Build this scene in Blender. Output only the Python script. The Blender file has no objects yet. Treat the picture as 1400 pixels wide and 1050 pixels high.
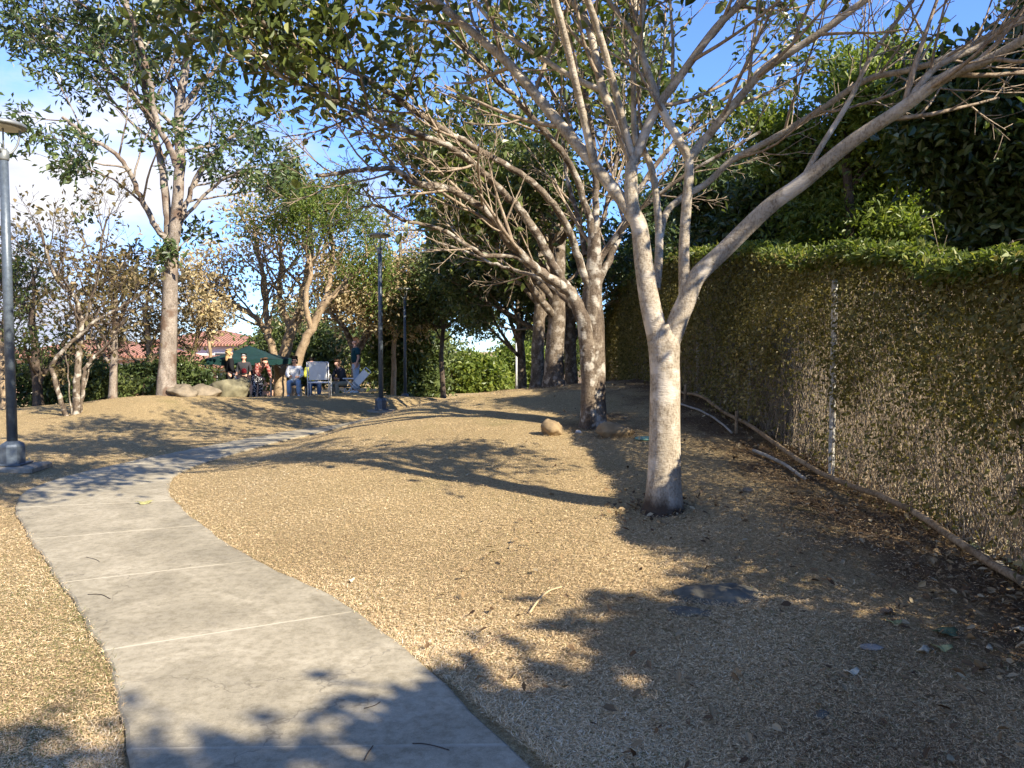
import bpy, math, random
import numpy as np
from mathutils import Vector, Matrix, Quaternion

scene = bpy.context.scene
COL = scene.collection
R = math.radians

# ------------------------------------------------------------------ camera numbers
F, CX, CY = 1010.0, 700.0, 525.0
PITCH = R(2.55)
CAMZ = 1.6
cp, sp = math.cos(PITCH), math.sin(PITCH)

def P(u, v, Y):
    """point at forward distance Y seen in photograph direction (u, v)"""
    dx, dz = (u - CX) / F, -(v - CY) / F
    d = np.array([dx, cp + dz * sp, -sp + dz * cp])
    t = Y / d[1]
    return np.array([0, 0, CAMZ]) + d * t

def smooth(a, b, x):
    t = np.clip((x - a) / (b - a), 0, 1)
    return t * t * (3 - 2 * t)

# ------------------------------------------------------------------ path outline on the flat
def flat(u, v, z=0.0):
    dx, dz = (u - CX) / F, -(v - CY) / F
    d = np.array([dx, cp + dz * sp, -sp + dz * cp])
    t = (z - CAMZ) / d[2]
    p = np.array([0, 0, CAMZ]) + d * t
    return p[:2]

PATH_L = [(1.9, -4.2), (1.1, -2.2), (0.2, -0.2), (-0.72, 1.4)] + [tuple(flat(u, v)) for u, v in
          [(175, 1050), (140, 895), (75, 788), (33, 725), (22, 690), (46, 668), (110, 648), (200, 628), (300, 608), (400, 590), (470, 580)]] + \
         [(-2.9, 19.4), (-1.6, 21.6), (1.0, 24.2)]
PATH_R = [(3.1, -3.8), (2.5, -2.0), (1.7, -0.1), (0.88, 1.4)] + [tuple(flat(u, v)) for u, v in
          [(725, 1050), (490, 840), (335, 760), (262, 708), (236, 682), (232, 664), (252, 645), (310, 625), (380, 605), (440, 592), (500, 577)]] + \
         [(-2.1, 18.6), (-0.9, 20.6), (1.5, 23.0)]

def catmull(pts, n_per=8):
    pts = [np.asarray(p, float) for p in pts]
    if len(pts) == 2:
        return np.array([pts[0] + (pts[1] - pts[0]) * t for t in np.linspace(0, 1, n_per + 1)])
    ext = [2 * pts[0] - pts[1]] + pts + [2 * pts[-1] - pts[-2]]
    out = []
    for i in range(1, len(ext) - 2):
        p0, p1, p2, p3 = ext[i - 1:i + 3]
        for k in range(n_per):
            t = k / n_per
            out.append(0.5 * ((2 * p1) + (-p0 + p2) * t + (2 * p0 - 5 * p1 + 4 * p2 - p3) * t * t + (-p0 + 3 * p1 - 3 * p2 + p3) * t ** 3))
    out.append(pts[-1])
    return np.array(out)

EDGE_L = catmull(PATH_L, 8)
EDGE_R = catmull(PATH_R, 8)
CENTRE = (EDGE_L + EDGE_R) / 2
HALF = np.linalg.norm(EDGE_L - EDGE_R, axis=1) / 2

def path_dist(x, y):
    """distance from the path centre line minus the local half width (negative inside); arrays"""
    x = np.atleast_1d(x).astype(float); y = np.atleast_1d(y).astype(float)
    A, B = CENTRE[:-1], CENTRE[1:]
    if x.size < 600:
        AB = B - A
        px, py = x[:, None] - A[:, 0], y[:, None] - A[:, 1]
        t = np.clip((px * AB[:, 0] + py * AB[:, 1]) / ((AB ** 2).sum(1) + 1e-9), 0, 1)
        return (np.hypot(px - AB[:, 0] * t, py - AB[:, 1] * t) - HALF[:-1] * 0.86).min(1)
    best = np.full(x.shape, 1e9)
    for a, b, h in zip(A, B, HALF):
        ab = b - a
        t = np.clip(((x - a[0]) * ab[0] + (y - a[1]) * ab[1]) / (ab @ ab + 1e-9), 0, 1)
        d = np.hypot(x - a[0] - ab[0] * t, y - a[1] - ab[1] * t) - h * 0.86
        best = np.minimum(best, d)
    return best

# ------------------------------------------------------------------ the ground's height
CTRL = np.array([
    # right-hand mound and the strip by the fence
    (1.95, 2.8, .08), (3.3, 2.0, .08), (3.3, 4.76, .23), (3.3, 7.3, .335), (3.3, 9.5, .565), (3.3, 11.7, .73), (3.3, 14.5, .88),
    (3.3, 18, .92), (3.4, 24, .75), (5.5, 5, .25), (5.5, 10, .6), (5.5, 15, .9), (7, 20, .8), (7, 0, .1),
    (1.27, 6.2, .28), (1.18, 10.5, .56), (.9, 16, .83), (-.66, 6.66, .14), (-1.29, 8.7, .36), (-.3, 9.5, .44), (-1.94, 14, .56),
    (-.74, 15, .71), (0, 16, .77), (-1.6, 11.5, .47), (-2.6, 11, .25), (-2.7, 14.5, .30), (.5, 4.2, .1), (-.7, 17.2, .60), (.5, 20, .5), (1, 24, .1),
    # left of the path
    (-6.5, 9.6, .08), (-3.4, 4, .02), (-4, 6, .02), (-7, 6, .03), (-6.4, 13, .06), (-5.9, 15, .12), (-8, 17, .60), (-8.1, 16, .50), (-9.1, 15.4, .30), (-11, 16, .17), (-11, 11, .08),
    (-6.2, 17.4, .30), (-8.3, 21, .27), (-6.5, 22, .26), (-4.96, 23.3, .27), (-3.4, 19, .22), (-4.2, 20.5, .26), (-14, 17, .1), (-14, 10, .05),
    (-8, 28, -.4), (-4, 28, -.35), (-12, 24, -.2), (0, 29, -.15), (-16, 24, -.4), (5, 29, .2),
    (0, -4, 0), (-6, -4, 0), (4, -4, .05), (-12, 0, 0)], float)

def tps(r2):
    return 0.5 * r2 * np.log(r2 + 1e-9)

def fit():
    X = CTRL[:, :2]; z = CTRL[:, 2]; n = len(X)
    d2 = ((X[:, None] - X[None]) ** 2).sum(-1)
    A = np.zeros((n + 3, n + 3))
    A[:n, :n] = tps(d2) + np.eye(n) * 0.15
    Q = np.c_[np.ones(n), X]
    A[:n, n:] = Q; A[n:, :n] = Q.T
    return np.linalg.solve(A, np.r_[z, 0, 0, 0])
W = fit()

def ground(x, y, path=True):
    x = np.atleast_1d(np.asarray(x, float)); y = np.atleast_1d(np.asarray(y, float))
    xc = np.clip(x, -16, 8); yc = np.clip(y, -5, 30)
    z = W[-3] + W[-2] * xc + W[-1] * yc
    if x.size < 600:
        z = z + tps((xc[:, None] - CTRL[:, 0]) ** 2 + (yc[:, None] - CTRL[:, 1]) ** 2) @ W[:-3]
    else:
        for (cx, cy, _), w in zip(CTRL, W[:-3]):
            z = z + w * tps((xc - cx) ** 2 + (yc - cy) ** 2)
    z = z + 0.018 * np.sin(x * 2.1 + 1.3 * np.sin(y * 1.1)) * np.sin(y * 1.7 + .5) + 0.007 * np.sin(x * 5.3 + y * 3.1) * np.sin(y * 6.1 - x * 2.2)
    out = np.hypot(np.maximum(0, np.maximum(-16 - x, x - 8)), np.maximum(0, np.maximum(-5 - y, y - 30)))
    z = z + (-1.2 - z) * smooth(0, 25, out)
    if path:
        d = path_dist(x, y)
        k = 1 - smooth(0.02, 1.5, d)
        z = z * (1 - k) + k * 0.0
    return z

def gz(x, y):
    return float(ground(x, y)[0])

def G(u, v, lo=2.0, hi=60.0):
    """point of the ground seen in photograph direction (u, v)"""
    a = P(u, v, 1.0); d = a - np.array([0, 0, CAMZ])
    for step in range(2):
        Ys = np.linspace(lo, hi, 400)
        pts = np.array([0, 0, CAMZ]) + np.outer(Ys, d)
        below = np.nonzero(pts[:, 2] <= ground(pts[:, 0], pts[:, 1]))[0]
        Y = Ys[below[0]] if len(below) else hi
        w_ = (hi - lo) / 399; lo, hi = Y - w_, Y
    p = P(u, v, Y); p[2] = gz(p[0], p[1])
    return p

# ------------------------------------------------------------------ tagging and mesh helpers
def tag(o, label=None, cat=None, group=None, kind=None):
    if label: o['label'] = label
    if cat: o['category'] = cat
    if group: o['group'] = group
    if kind: o['kind'] = kind
    return o

def empty(name, loc, label, cat, group=None, rz=0.0):
    o = bpy.data.objects.new(name, None); COL.objects.link(o)
    o.empty_display_size = .2
    o.location = loc; o.rotation_euler = (0, 0, rz)
    return tag(o, label, cat, group)

def wloc(o):
    v = np.zeros(3, np.float32)
    while o is not None:
        v = v + np.array(o.location, np.float32); o = o.parent
    return v

def np_mesh(name, V, faces, mat=None, parent=None, attrs=None, smoothf=True, local=True, uv=None):
    """V (n,3) world or local verts; faces: (m,4)/(m,3) int array, or a list of such arrays"""
    if not isinstance(faces, (list, tuple)): faces = [faces]
    faces = [np.asarray(f, np.int32) for f in faces if len(f)]
    me = bpy.data.meshes.new(name)
    V = np.asarray(V, np.float32)
    if parent is not None and local:
        V = V - wloc(parent)
    me.vertices.add(len(V)); me.vertices.foreach_set('co', V.ravel())
    nl = sum(f.size for f in faces); nf = sum(len(f) for f in faces)
    me.loops.add(nl); me.polygons.add(nf)
    me.loops.foreach_set('vertex_index', np.concatenate([f.ravel() for f in faces]))
    tot = np.concatenate([np.full(len(f), f.shape[1], np.int32) for f in faces])
    st = np.concatenate([[0], np.cumsum(tot)[:-1]]).astype(np.int32)
    me.polygons.foreach_set('loop_start', st)
    try: me.polygons.foreach_set('loop_total', tot)
    except Exception: pass
    me.polygons.foreach_set('use_smooth', np.full(nf, smoothf))
    for k, a in (attrs or {}).items():
        me.attributes.new(k, 'FLOAT', 'POINT').data.foreach_set('value', np.asarray(a, np.float32))
    if uv is not None:
        lay = me.uv_layers.new(name='UVMap')
        vi = np.concatenate([f.ravel() for f in faces])
        lay.data.foreach_set('uv', np.asarray(uv, np.float32)[vi].ravel())
    me.update(calc_edges=True)
    if mat: me.materials.append(mat)
    o = bpy.data.objects.new(name, me); COL.objects.link(o)
    if parent is not None: o.parent = parent
    return o

def norm(v):
    v = np.asarray(v, float)
    return v / (np.linalg.norm(v, axis=-1, keepdims=True) + 1e-12)

def tube_arrays(polys):
    """polys: list of (pts, radii, sides, lump) -> V, quads, tint (one random number per tube)"""
    VV, QQ, TT = [], [], []; base = 0
    rng = np.random.default_rng(5)
    for poly in polys:
        pts, rad, k = poly[0], poly[1], poly[2]
        lump = poly[3] if len(poly) > 3 else 0
        pts = np.asarray(pts, float); n = len(pts)
        rad = np.broadcast_to(np.asarray(rad, float), (n,))
        tan = np.empty_like(pts); tan[1:-1] = pts[2:] - pts[:-2]; tan[0] = pts[1] - pts[0]; tan[-1] = pts[-1] - pts[-2]
        tan = tan / (np.sqrt((tan * tan).sum(1, keepdims=True)) + 1e-12)
        a = np.array([1., 0, 0]) if abs(tan[0][0]) < .8 else np.array([0, 1., 0])
        us = np.empty_like(pts)
        if k <= 5 and n < 12:
            us = a - tan * (tan @ a)[:, None]
            us /= np.sqrt((us * us).sum(1, keepdims=True)) + 1e-9
        else:
            u = a - tan[0] * (a @ tan[0])
            for i in range(n):
                u = u - tan[i] * (u @ tan[i]); u = u / (math.sqrt(u @ u) + 1e-12); us[i] = u
        w = np.stack([tan[:, 1] * us[:, 2] - tan[:, 2] * us[:, 1], tan[:, 2] * us[:, 0] - tan[:, 0] * us[:, 2], tan[:, 0] * us[:, 1] - tan[:, 1] * us[:, 0]], 1)
        ang = np.arange(k) * 2 * math.pi / k
        rr = rad[:, None] * np.ones((1, k))
        if lump:
            s = np.arange(n)[:, None]
            ph = rng.random(6) * 6.28
            rr = rr * (1 + lump * (np.sin(2 * ang + ph[0] + s * .15) * .6 + np.sin(3 * ang + ph[1] - s * .25) * .5 + np.sin(5 * ang + ph[2] + s * .55) * .3 + np.sin(s * .9 + ph[3] + ang) * .35))
        V = pts[:, None] + (us[:, None] * np.cos(ang)[None, :, None] + w[:, None] * np.sin(ang)[None, :, None]) * rr[:, :, None]
        VV.append(V.reshape(-1, 3)); TT.append(np.full(n * k, rng.random()))
        i = np.arange(n - 1)[:, None]; j = np.arange(k)[None]
        q = np.stack([i * k + j, i * k + (j + 1) % k, (i + 1) * k + (j + 1) % k, (i + 1) * k + j], -1).reshape(-1, 4) + base
        QQ.append(q); base += n * k
    return np.concatenate(VV), np.concatenate(QQ), np.concatenate(TT)

def tubes(name, polys, mat, parent=None, local=True):
    V, Q, T = tube_arrays(polys)
    return np_mesh(name, V, Q, mat, parent, {'tint': T}, True, local)

def leaf_arrays(Pp, D, N, L, Wd, six=False, fold=.18, droop=.12):
    D = norm(D); S = norm(np.cross(D, N)); N = np.cross(S, D)
    L = np.asarray(L)[:, None]; Wd = np.asarray(Wd)[:, None]
    n = len(Pp)
    if six:
        b = Pp; tip = Pp + D * L - N * L * droop * 1.6
        m1 = Pp + D * L * .32 - N * L * droop * .15; m2 = Pp + D * L * .70 - N * L * droop * .7
        V = np.stack([b, m1 + S * Wd * .42 + N * Wd * fold, m2 + S * Wd * .46 + N * Wd * fold, tip, m2 - S * Wd * .46 + N * Wd * fold, m1 - S * Wd * .42 + N * Wd * fold], 1).reshape(-1, 3)
        i = np.arange(n)[:, None] * 6
        Q = np.concatenate([i + np.array([0, 1, 2, 3]), i + np.array([0, 3, 4, 5])])
        return V, Q, 6
    b = Pp; tip = Pp + D * L - N * L * droop; m = Pp + D * L * .48
    V = np.stack([b, m + S * Wd * .5 + N * Wd * fold, tip, m - S * Wd * .5 + N * Wd * fold], 1).reshape(-1, 3)
    Q = np.arange(n * 4).reshape(-1, 4)
    return V, Q, 4

def rand_dir(rng, n):
    return norm(rng.normal(size=(n, 3)))

def leaves(name, anch, adir, rng, per, size, mat, parent=None, spread=.1, six=False, aspect=.5, flatness=.5, follow=.6, sizevar=.35, local=True, down=.0, fold=.18):
    anch = np.repeat(np.asarray(anch, float), per, 0); adir = np.repeat(np.asarray(adir, float), per, 0)
    n = len(anch)
    clump = np.repeat(rng.random(n // per), per)
    Pp = anch + rng.normal(size=(n, 3)) * spread
    D = norm(adir * follow + rand_dir(rng, n) + np.array([0, 0, -down]))
    N = norm(rand_dir(rng, n) * (1 - flatness) + np.array([0, 0, 1.]) * flatness)
    L = size * (1 + sizevar * rng.uniform(-1, 1, n)); Wd = L * aspect * rng.uniform(.8, 1.2, n)
    V, Q, k = leaf_arrays(Pp, D, N, L, Wd, six, fold)
    t = np.clip(.45 * clump + .55 * rng.random(n), 0, 1)
    return np_mesh(name, V, Q, mat, parent, {'tint': np.repeat(t, k)}, False, local)

# ------------------------------------------------------------------ materials
def nodes_of(name):
    m = bpy.data.materials.new(name); m.use_nodes = True
    nt = m.node_tree; nt.nodes.clear()
    out = nt.nodes.new('ShaderNodeOutputMaterial')
    return m, nt, out

def ramp(nt, stops, fac=None):
    n = nt.nodes.new('ShaderNodeValToRGB')
    while len(n.color_ramp.elements) < len(stops): n.color_ramp.elements.new(.5)
    for e, (p, c) in zip(n.color_ramp.elements, stops):
        e.position = p; e.color = (*c, 1)
    if fac is not None: nt.links.new(fac, n.inputs[0])
    return n

def noise(nt, scale, detail=4, rough=.55, vec=None, dist=0.0):
    n = nt.nodes.new('ShaderNodeTexNoise'); n.inputs['Scale'].default_value = scale
    n.inputs['Detail'].default_value = detail; n.inputs['Roughness'].default_value = rough; n.inputs['Distortion'].default_value = dist
    if vec is not None: nt.links.new(vec, n.inputs['Vector'])
    return n

def mixc(nt, a, b, fac, mode='MIX'):
    n = nt.nodes.new('ShaderNodeMix'); n.data_type = 'RGBA'; n.blend_type = mode
    for s, v in ((n.inputs['Factor'], fac), (n.inputs['A'], a), (n.inputs['B'], b)):
        if hasattr(v, 'is_linked') or hasattr(v, 'links'): nt.links.new(v, s)
        elif isinstance(v, (tuple, list)): s.default_value = (*v, 1)
        else: s.default_value = v
    return n.outputs['Result']

def bsdf(nt, out, color, rough=.7, spec=.3, metal=0.0):
    b = nt.nodes.new('ShaderNodeBsdfPrincipled')
    if isinstance(color, (tuple, list)): b.inputs['Base Color'].default_value = (*color, 1)
    else: nt.links.new(color, b.inputs['Base Color'])
    if isinstance(rough, (int, float)): b.inputs['Roughness'].default_value = rough
    else: nt.links.new(rough, b.inputs['Roughness'])
    b.inputs['Specular IOR Level'].default_value = spec; b.inputs['Metallic'].default_value = metal
    if out: nt.links.new(b.outputs[0], out.inputs[0])
    return b

def bump(nt, b, height, strength=.4, dist=.02):
    n = nt.nodes.new('ShaderNodeBump'); n.inputs['Strength'].default_value = strength; n.inputs['Distance'].default_value = dist
    nt.links.new(height, n.inputs['Height']); nt.links.new(n.outputs[0], b.inputs['Normal'])

def attr(nt, name='tint'):
    n = nt.nodes.new('ShaderNodeAttribute'); n.attribute_name = name
    return n.outputs['Fac']

def coords(nt, which='Object', scale=None):
    t = nt.nodes.new('ShaderNodeTexCoord')
    if scale is None: return t.outputs[which]
    m = nt.nodes.new('ShaderNodeMapping'); m.inputs['Scale'].default_value = scale
    nt.links.new(t.outputs[which], m.inputs['Vector'])
    return m.outputs[0]

def leaf_mat(name, stops, trans=.3, rough=.45, spec=.35, tcol=(1.15, 1.2, .55)):
    m, nt, out = nodes_of(name)
    r = ramp(nt, stops, attr(nt))
    b = bsdf(nt, None, r.outputs[0], rough, spec)
    t = nt.nodes.new('ShaderNodeBsdfTranslucent')
    nt.links.new(mixc(nt, r.outputs[0], tcol, 1.0, 'MULTIPLY'), t.inputs[0])
    mx = nt.nodes.new('ShaderNodeMixShader'); mx.inputs[0].default_value = trans
    nt.links.new(b.outputs[0], mx.inputs[1]); nt.links.new(t.outputs[0], mx.inputs[2]); nt.links.new(mx.outputs[0], out.inputs[0])
    return m

def bark_mat(name, dark, mid, light, scale=9, stretch=.35, rough=.85, patch=None, bumps=.5, fine=60):
    m, nt, out = nodes_of(name)
    v = coords(nt, 'Object', (1, 1, stretch))
    n1 = noise(nt, scale, 6, .62, v, .6)
    c = ramp(nt, [(.28, dark), (.5, mid), (.72, light)], n1.outputs['Fac']).outputs[0]
    n2 = noise(nt, fine, 3, .6, v)
    c = mixc(nt, c, mixc(nt, c, (.55, .5, .45), 1.0, 'MULTIPLY'), ramp(nt, [(.45, (0, 0, 0)), (.68, (1, 1, 1))], n2.outputs['Fac']).outputs[0])
    if patch:
        n3 = noise(nt, patch[1], 4, .5, coords(nt, 'Object'))
        c = mixc(nt, c, patch[0], ramp(nt, [(.52, (0, 0, 0)), (.62, (.8, .8, .8))], n3.outputs['Fac']).outputs[0])
    # horizontal growth rings and lenticels
    v2 = coords(nt, 'Object', (4, 4, 13))
    n4 = noise(nt, 3.2, 4, .6, v2, 1.2)
    c = mixc(nt, c, mixc(nt, c, (.70, .66, .60), 1.0, 'MULTIPLY'), ramp(nt, [(.55, (0, 0, 0)), (.72, (.55, .55, .55))], n4.outputs['Fac']).outputs[0])
    b = bsdf(nt, out, c, rough, .2)
    mh = nt.nodes.new('ShaderNodeMath'); mh.operation = 'ADD'
    nt.links.new(n1.outputs['Fac'], mh.inputs[0]); nt.links.new(n4.outputs['Fac'], mh.inputs[1])
    bump(nt, b, mh.outputs[0], bumps, .02)
    return m

def plain(name, color, rough=.6, spec=.3, metal=0.0, vary=.15, scale=12, bumps=0.0):
    m, nt, out = nodes_of(name)
    n = noise(nt, scale, 5, .6, coords(nt, 'Object'))
    dk = tuple(c * (1 - vary) for c in color); lt = tuple(min(1, c * (1 + vary)) for c in color)
    r = ramp(nt, [(.3, dk), (.7, lt)], n.outputs['Fac'])
    b = bsdf(nt, out, r.outputs[0], rough, spec, metal)
    if bumps: bump(nt, b, n.outputs['Fac'], bumps, .02)
    return m
# ================================================================== light, sky, camera
SUN_DIR = np.array([.745, -.667])                     # horizontal direction towards the sun
ELEV = R(35)
w = bpy.data.worlds.new('World'); scene.world = w; w.use_nodes = True
nt = w.node_tree; nt.nodes.clear()
wo = nt.nodes.new('ShaderNodeOutputWorld'); bg = nt.nodes.new('ShaderNodeBackground'); nt.links.new(bg.outputs[0], wo.inputs[0])
sky = nt.nodes.new('ShaderNodeTexSky'); sky.sky_type = 'NISHITA'; sky.sun_disc = False
sky.sun_elevation = ELEV; sky.sun_rotation = math.atan2(SUN_DIR[0], SUN_DIR[1])
sky.altitude = 1000; sky.air_density = 1.0; sky.dust_density = .15; sky.ozone_density = 2.0
tc = nt.nodes.new('ShaderNodeTexCoord')
mp = nt.nodes.new('ShaderNodeMapping'); mp.inputs['Scale'].default_value = (1, 1, 2.6); mp.inputs['Location'].default_value = (.35, .1, .2)
nt.links.new(tc.outputs['Generated'], mp.inputs[0])
cn = noise(nt, 2.3, 9, .58, mp.outputs[0], .35)
# more cloud low down and to the west, open blue overhead
sx = nt.nodes.new('ShaderNodeSeparateXYZ'); nt.links.new(tc.outputs['Generated'], sx.inputs[0])
def math2(op, a, b):
    n = nt.nodes.new('ShaderNodeMath'); n.operation = op
    for s, v in zip(n.inputs, (a, b)):
        if isinstance(v, (int, float)): s.default_value = v
        else: nt.links.new(v, s)
    return n.outputs[0]
bias = math2('ADD', math2('MULTIPLY', sx.outputs['X'], -.40), math2('MULTIPLY', sx.outputs['Z'], -.42))
cover = math2('ADD', cn.outputs['Fac'], bias)
cm = ramp(nt, [(.53, (0, 0, 0)), (.71, (1, 1, 1))], cover)
cshade = noise(nt, 3.4, 6, .55, mp.outputs[0], .2)
cc = ramp(nt, [(.35, (2.1, 2.3, 3.0)), (.62, (3.5, 3.5, 3.7))], cshade.outputs['Fac'])
skyc = mixc(nt, sky.outputs[0], ramp(nt, [(.0, (.42, .58, .88)), (.22, (.56, .73, 1.08)), (.6, (.66, .82, 1.16))], sx.outputs['Z']).outputs[0], 1.0, 'MULTIPLY')
nt.links.new(mixc(nt, skyc, cc.outputs[0], cm.outputs[0]), bg.inputs[0])
bg.inputs[1].default_value = .125

sun = bpy.data.lights.new('sun', 'SUN'); so = bpy.data.objects.new('sun', sun); COL.objects.link(so)
sun.energy = 5.0; sun.angle = R(.53); sun.color = (1.0, .90, .74)
sd = Vector((SUN_DIR[0] * math.cos(ELEV), SUN_DIR[1] * math.cos(ELEV), math.sin(ELEV)))
so.rotation_euler = sd.to_track_quat('Z', 'Y').to_euler(); so.location = (20, -20, 30)

cam = bpy.data.cameras.new('camera'); co = bpy.data.objects.new('camera', cam); COL.objects.link(co)
cam.sensor_width = 36; cam.lens = 36 * F / 1400; cam.clip_end = 5000; cam.clip_start = .05
co.location = (0, 0, CAMZ); co.rotation_euler = (R(90) - PITCH, 0, 0)
scene.camera = co
scene.view_settings.view_transform = 'Standard'; scene.view_settings.look = 'None'; scene.view_settings.gamma = 1
scene.view_settings.exposure = 1.38
scene.render.resolution_x, scene.render.resolution_y = 1024, 768
scene.cycles.max_bounces = 7; scene.cycles.diffuse_bounces = 4; scene.cycles.glossy_bounces = 2; scene.cycles.transmission_bounces = 4
scene.cycles.transparent_max_bounces = 8
scene.cycles.caustics_reflective = False; scene.cycles.caustics_refractive = False
scene.cycles.sample_clamp_indirect = 6
scene.cycles.use_denoising = True

# ================================================================== materials of the setting
def ground_mat():
    m, nt, out = nodes_of('dry_lawn')
    v = coords(nt, 'Object')
    n1 = noise(nt, 1.3, 5, .6, v); n2 = noise(nt, 34, 5, .7, v); n3 = noise(nt, 150, 2, .6, v)
    straw = ramp(nt, [(.30, (.13, .09, .045)), (.48, (.36, .265, .14)), (.62, (.58, .435, .24)), (.75, (.72, .57, .34))], n2.outputs['Fac']).outputs[0]
    straw = mixc(nt, straw, ramp(nt, [(.35, (.10, .065, .03)), (.65, (.66, .50, .24))], n3.outputs['Fac']).outputs[0], .38)
    earth = ramp(nt, [(.3, (.075, .048, .028)), (.7, (.20, .135, .075))], n2.outputs['Fac']).outputs[0]
    # bare earth where the attribute says so, broken up by noise
    f = nt.nodes.new('ShaderNodeMath'); f.operation = 'ADD'; nt.links.new(attr(nt, 'earth'), f.inputs[0])
    s = nt.nodes.new('ShaderNodeMath'); s.operation = 'MULTIPLY_ADD'; s.inputs[1].default_value = 1.3; s.inputs[2].default_value = -.65
    nt.links.new(n1.outputs['Fac'], s.inputs[0]); nt.links.new(s.outputs[0], f.inputs[1])
    fr = ramp(nt, [(.38, (0, 0, 0)), (.72, (1, 1, 1))], f.outputs[0])
    c = mixc(nt, straw, earth, fr.outputs[0])
    green = mixc(nt, c, (.16, .17, .055), .55)
    g2 = noise(nt, .9, 4, .6, coords(nt, 'Object', (1, 1, 1)))
    c = mixc(nt, c, green, ramp(nt, [(.60, (0, 0, 0)), (.74, (.6, .6, .6))], g2.outputs['Fac']).outputs[0])
    b = bsdf(nt, out, c, .95, .1)
    ad = nt.nodes.new('ShaderNodeMath'); ad.operation = 'ADD'; nt.links.new(n2.outputs['Fac'], ad.inputs[0]); nt.links.new(n3.outputs['Fac'], ad.inputs[1])
    bump(nt, b, ad.outputs[0], .9, .03)
    return m

def concrete_mat():
    m, nt, out = nodes_of('path_concrete')
    v = coords(nt, 'Object')
    n1 = noise(nt, 1.6, 6, .65, v, .8); n2 = noise(nt, 22, 5, .7, v); n3 = noise(nt, 260, 2, .5, v)
    c = ramp(nt, [(.28, (.22, .193, .138)), (.5, (.305, .268, .192)), (.72, (.41, .362, .268))], n1.outputs['Fac']).outputs[0]
    c = mixc(nt, c, mixc(nt, c, (.72, .71, .68), 1.0, 'MULTIPLY'), ramp(nt, [(.42, (0, 0, 0)), (.64, (1, 1, 1))], n2.outputs['Fac']).outputs[0])
    c = mixc(nt, c, mixc(nt, c, (1.3, 1.3, 1.3), 1.0, 'MULTIPLY'), ramp(nt, [(.52, (0, 0, 0)), (.66, (.8, .8, .8))], n3.outputs['Fac']).outputs[0])
    vor = nt.nodes.new('ShaderNodeTexVoronoi'); vor.feature = 'DISTANCE_TO_EDGE'; vor.inputs['Scale'].default_value = .42
    wv = noise(nt, 2.2, 4, .6, v); va = nt.nodes.new('ShaderNodeVectorMath'); va.operation = 'ADD'; nt.links.new(v, va.inputs[0]); nt.links.new(wv.outputs['Color'], va.inputs[1]); nt.links.new(va.outputs[0], vor.inputs['Vector'])
    c = mixc(nt, c, (.10, .085, .065), ramp(nt, [(.0, (.55, .55, .55)), (.0032, (0, 0, 0))], vor.outputs['Distance']).outputs[0])
    c = mixc(nt, c, (.18, .16, .13), ramp(nt, [(.60, (0, 0, 0)), (.80, (.5, .5, .5))], noise(nt, 5.0, 6, .7, v).outputs['Fac']).outputs[0])
    tx = nt.nodes.new('ShaderNodeUVMap'); sep = nt.nodes.new('ShaderNodeSeparateXYZ'); nt.links.new(tx.outputs[0], sep.inputs[0])
    # dark, soiled margins along both edges
    def mth(op, a, b, c_=None):
        n = nt.nodes.new('ShaderNodeMath'); n.operation = op
        for s, v_ in zip(n.inputs, (a, b, c_)):
            if v_ is None: continue
            if isinstance(v_, (int, float)): s.default_value = v_
            else: nt.links.new(v_, s)
        return n.outputs[0]
    edge = mth('ABSOLUTE', mth('SUBTRACT', sep.outputs[0], .5), 0)
    edge = mth('ADD', edge, mth('MULTIPLY', n2.outputs['Fac'], .06))
    c = mixc(nt, c, (.17, .145, .10), ramp(nt, [(.505, (0, 0, 0)), (.545, (.6, .6, .6))], edge).outputs[0])
    # pale dusty strip beside every joint (wear left by the trowel)
    fr = mth('ABSOLUTE', mth('SUBTRACT', mth('FRACT', sep.outputs[1], 0), .5), 0)
    c = mixc(nt, c, (.36, .325, .25), mth('MULTIPLY', ramp(nt, [(.489, (0, 0, 0)), (.496, (1, 1, 1))], fr).outputs[0], mth('MULTIPLY', ramp(nt, [(.35, (.15, .15, .15)), (.6, (1, 1, 1))], n1.outputs['Fac']).outputs[0], 1.0)))
    b = bsdf(nt, out, c, .88, .2)
    h = mth('ADD', n3.outputs['Fac'], mth('MULTIPLY', n2.outputs['Fac'], 1.5))
    bump(nt, b, h, .22, .01)
    return m
M_ground = ground_mat(); M_path = concrete_mat()
M_blade = None
def blade_mat():
    m, nt, out = nodes_of('straw_blade')
    r = ramp(nt, [(.0, (.10, .13, .035)), (.05, (.17, .18, .06)), (.09, (.13, .08, .045)), (.28, (.41, .287, .157)), (.52, (.685, .495, .278)), (.85, (.79, .62, .37)), (1, (.88, .75, .53))], attr(nt))
    b = bsdf(nt, None, r.outputs[0], .75, .15)
    t = nt.nodes.new('ShaderNodeBsdfTranslucent'); nt.links.new(r.outputs[0], t.inputs[0])
    mx = nt.nodes.new('ShaderNodeMixShader'); mx.inputs[0].default_value = .2
    nt.links.new(b.outputs[0], mx.inputs[1]); nt.links.new(t.outputs[0], mx.inputs[2]); nt.links.new(mx.outputs[0], out.inputs[0])
    return m
M_blade = blade_mat()

# ================================================================== ground sheet
def axis(lo, hi, step, far, n):
    core = np.arange(lo, hi + 1e-6, step)
    g = np.geomspace(1, far, n)
    return np.concatenate([(lo - g[::-1] * 1.0), core, hi + g])

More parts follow.
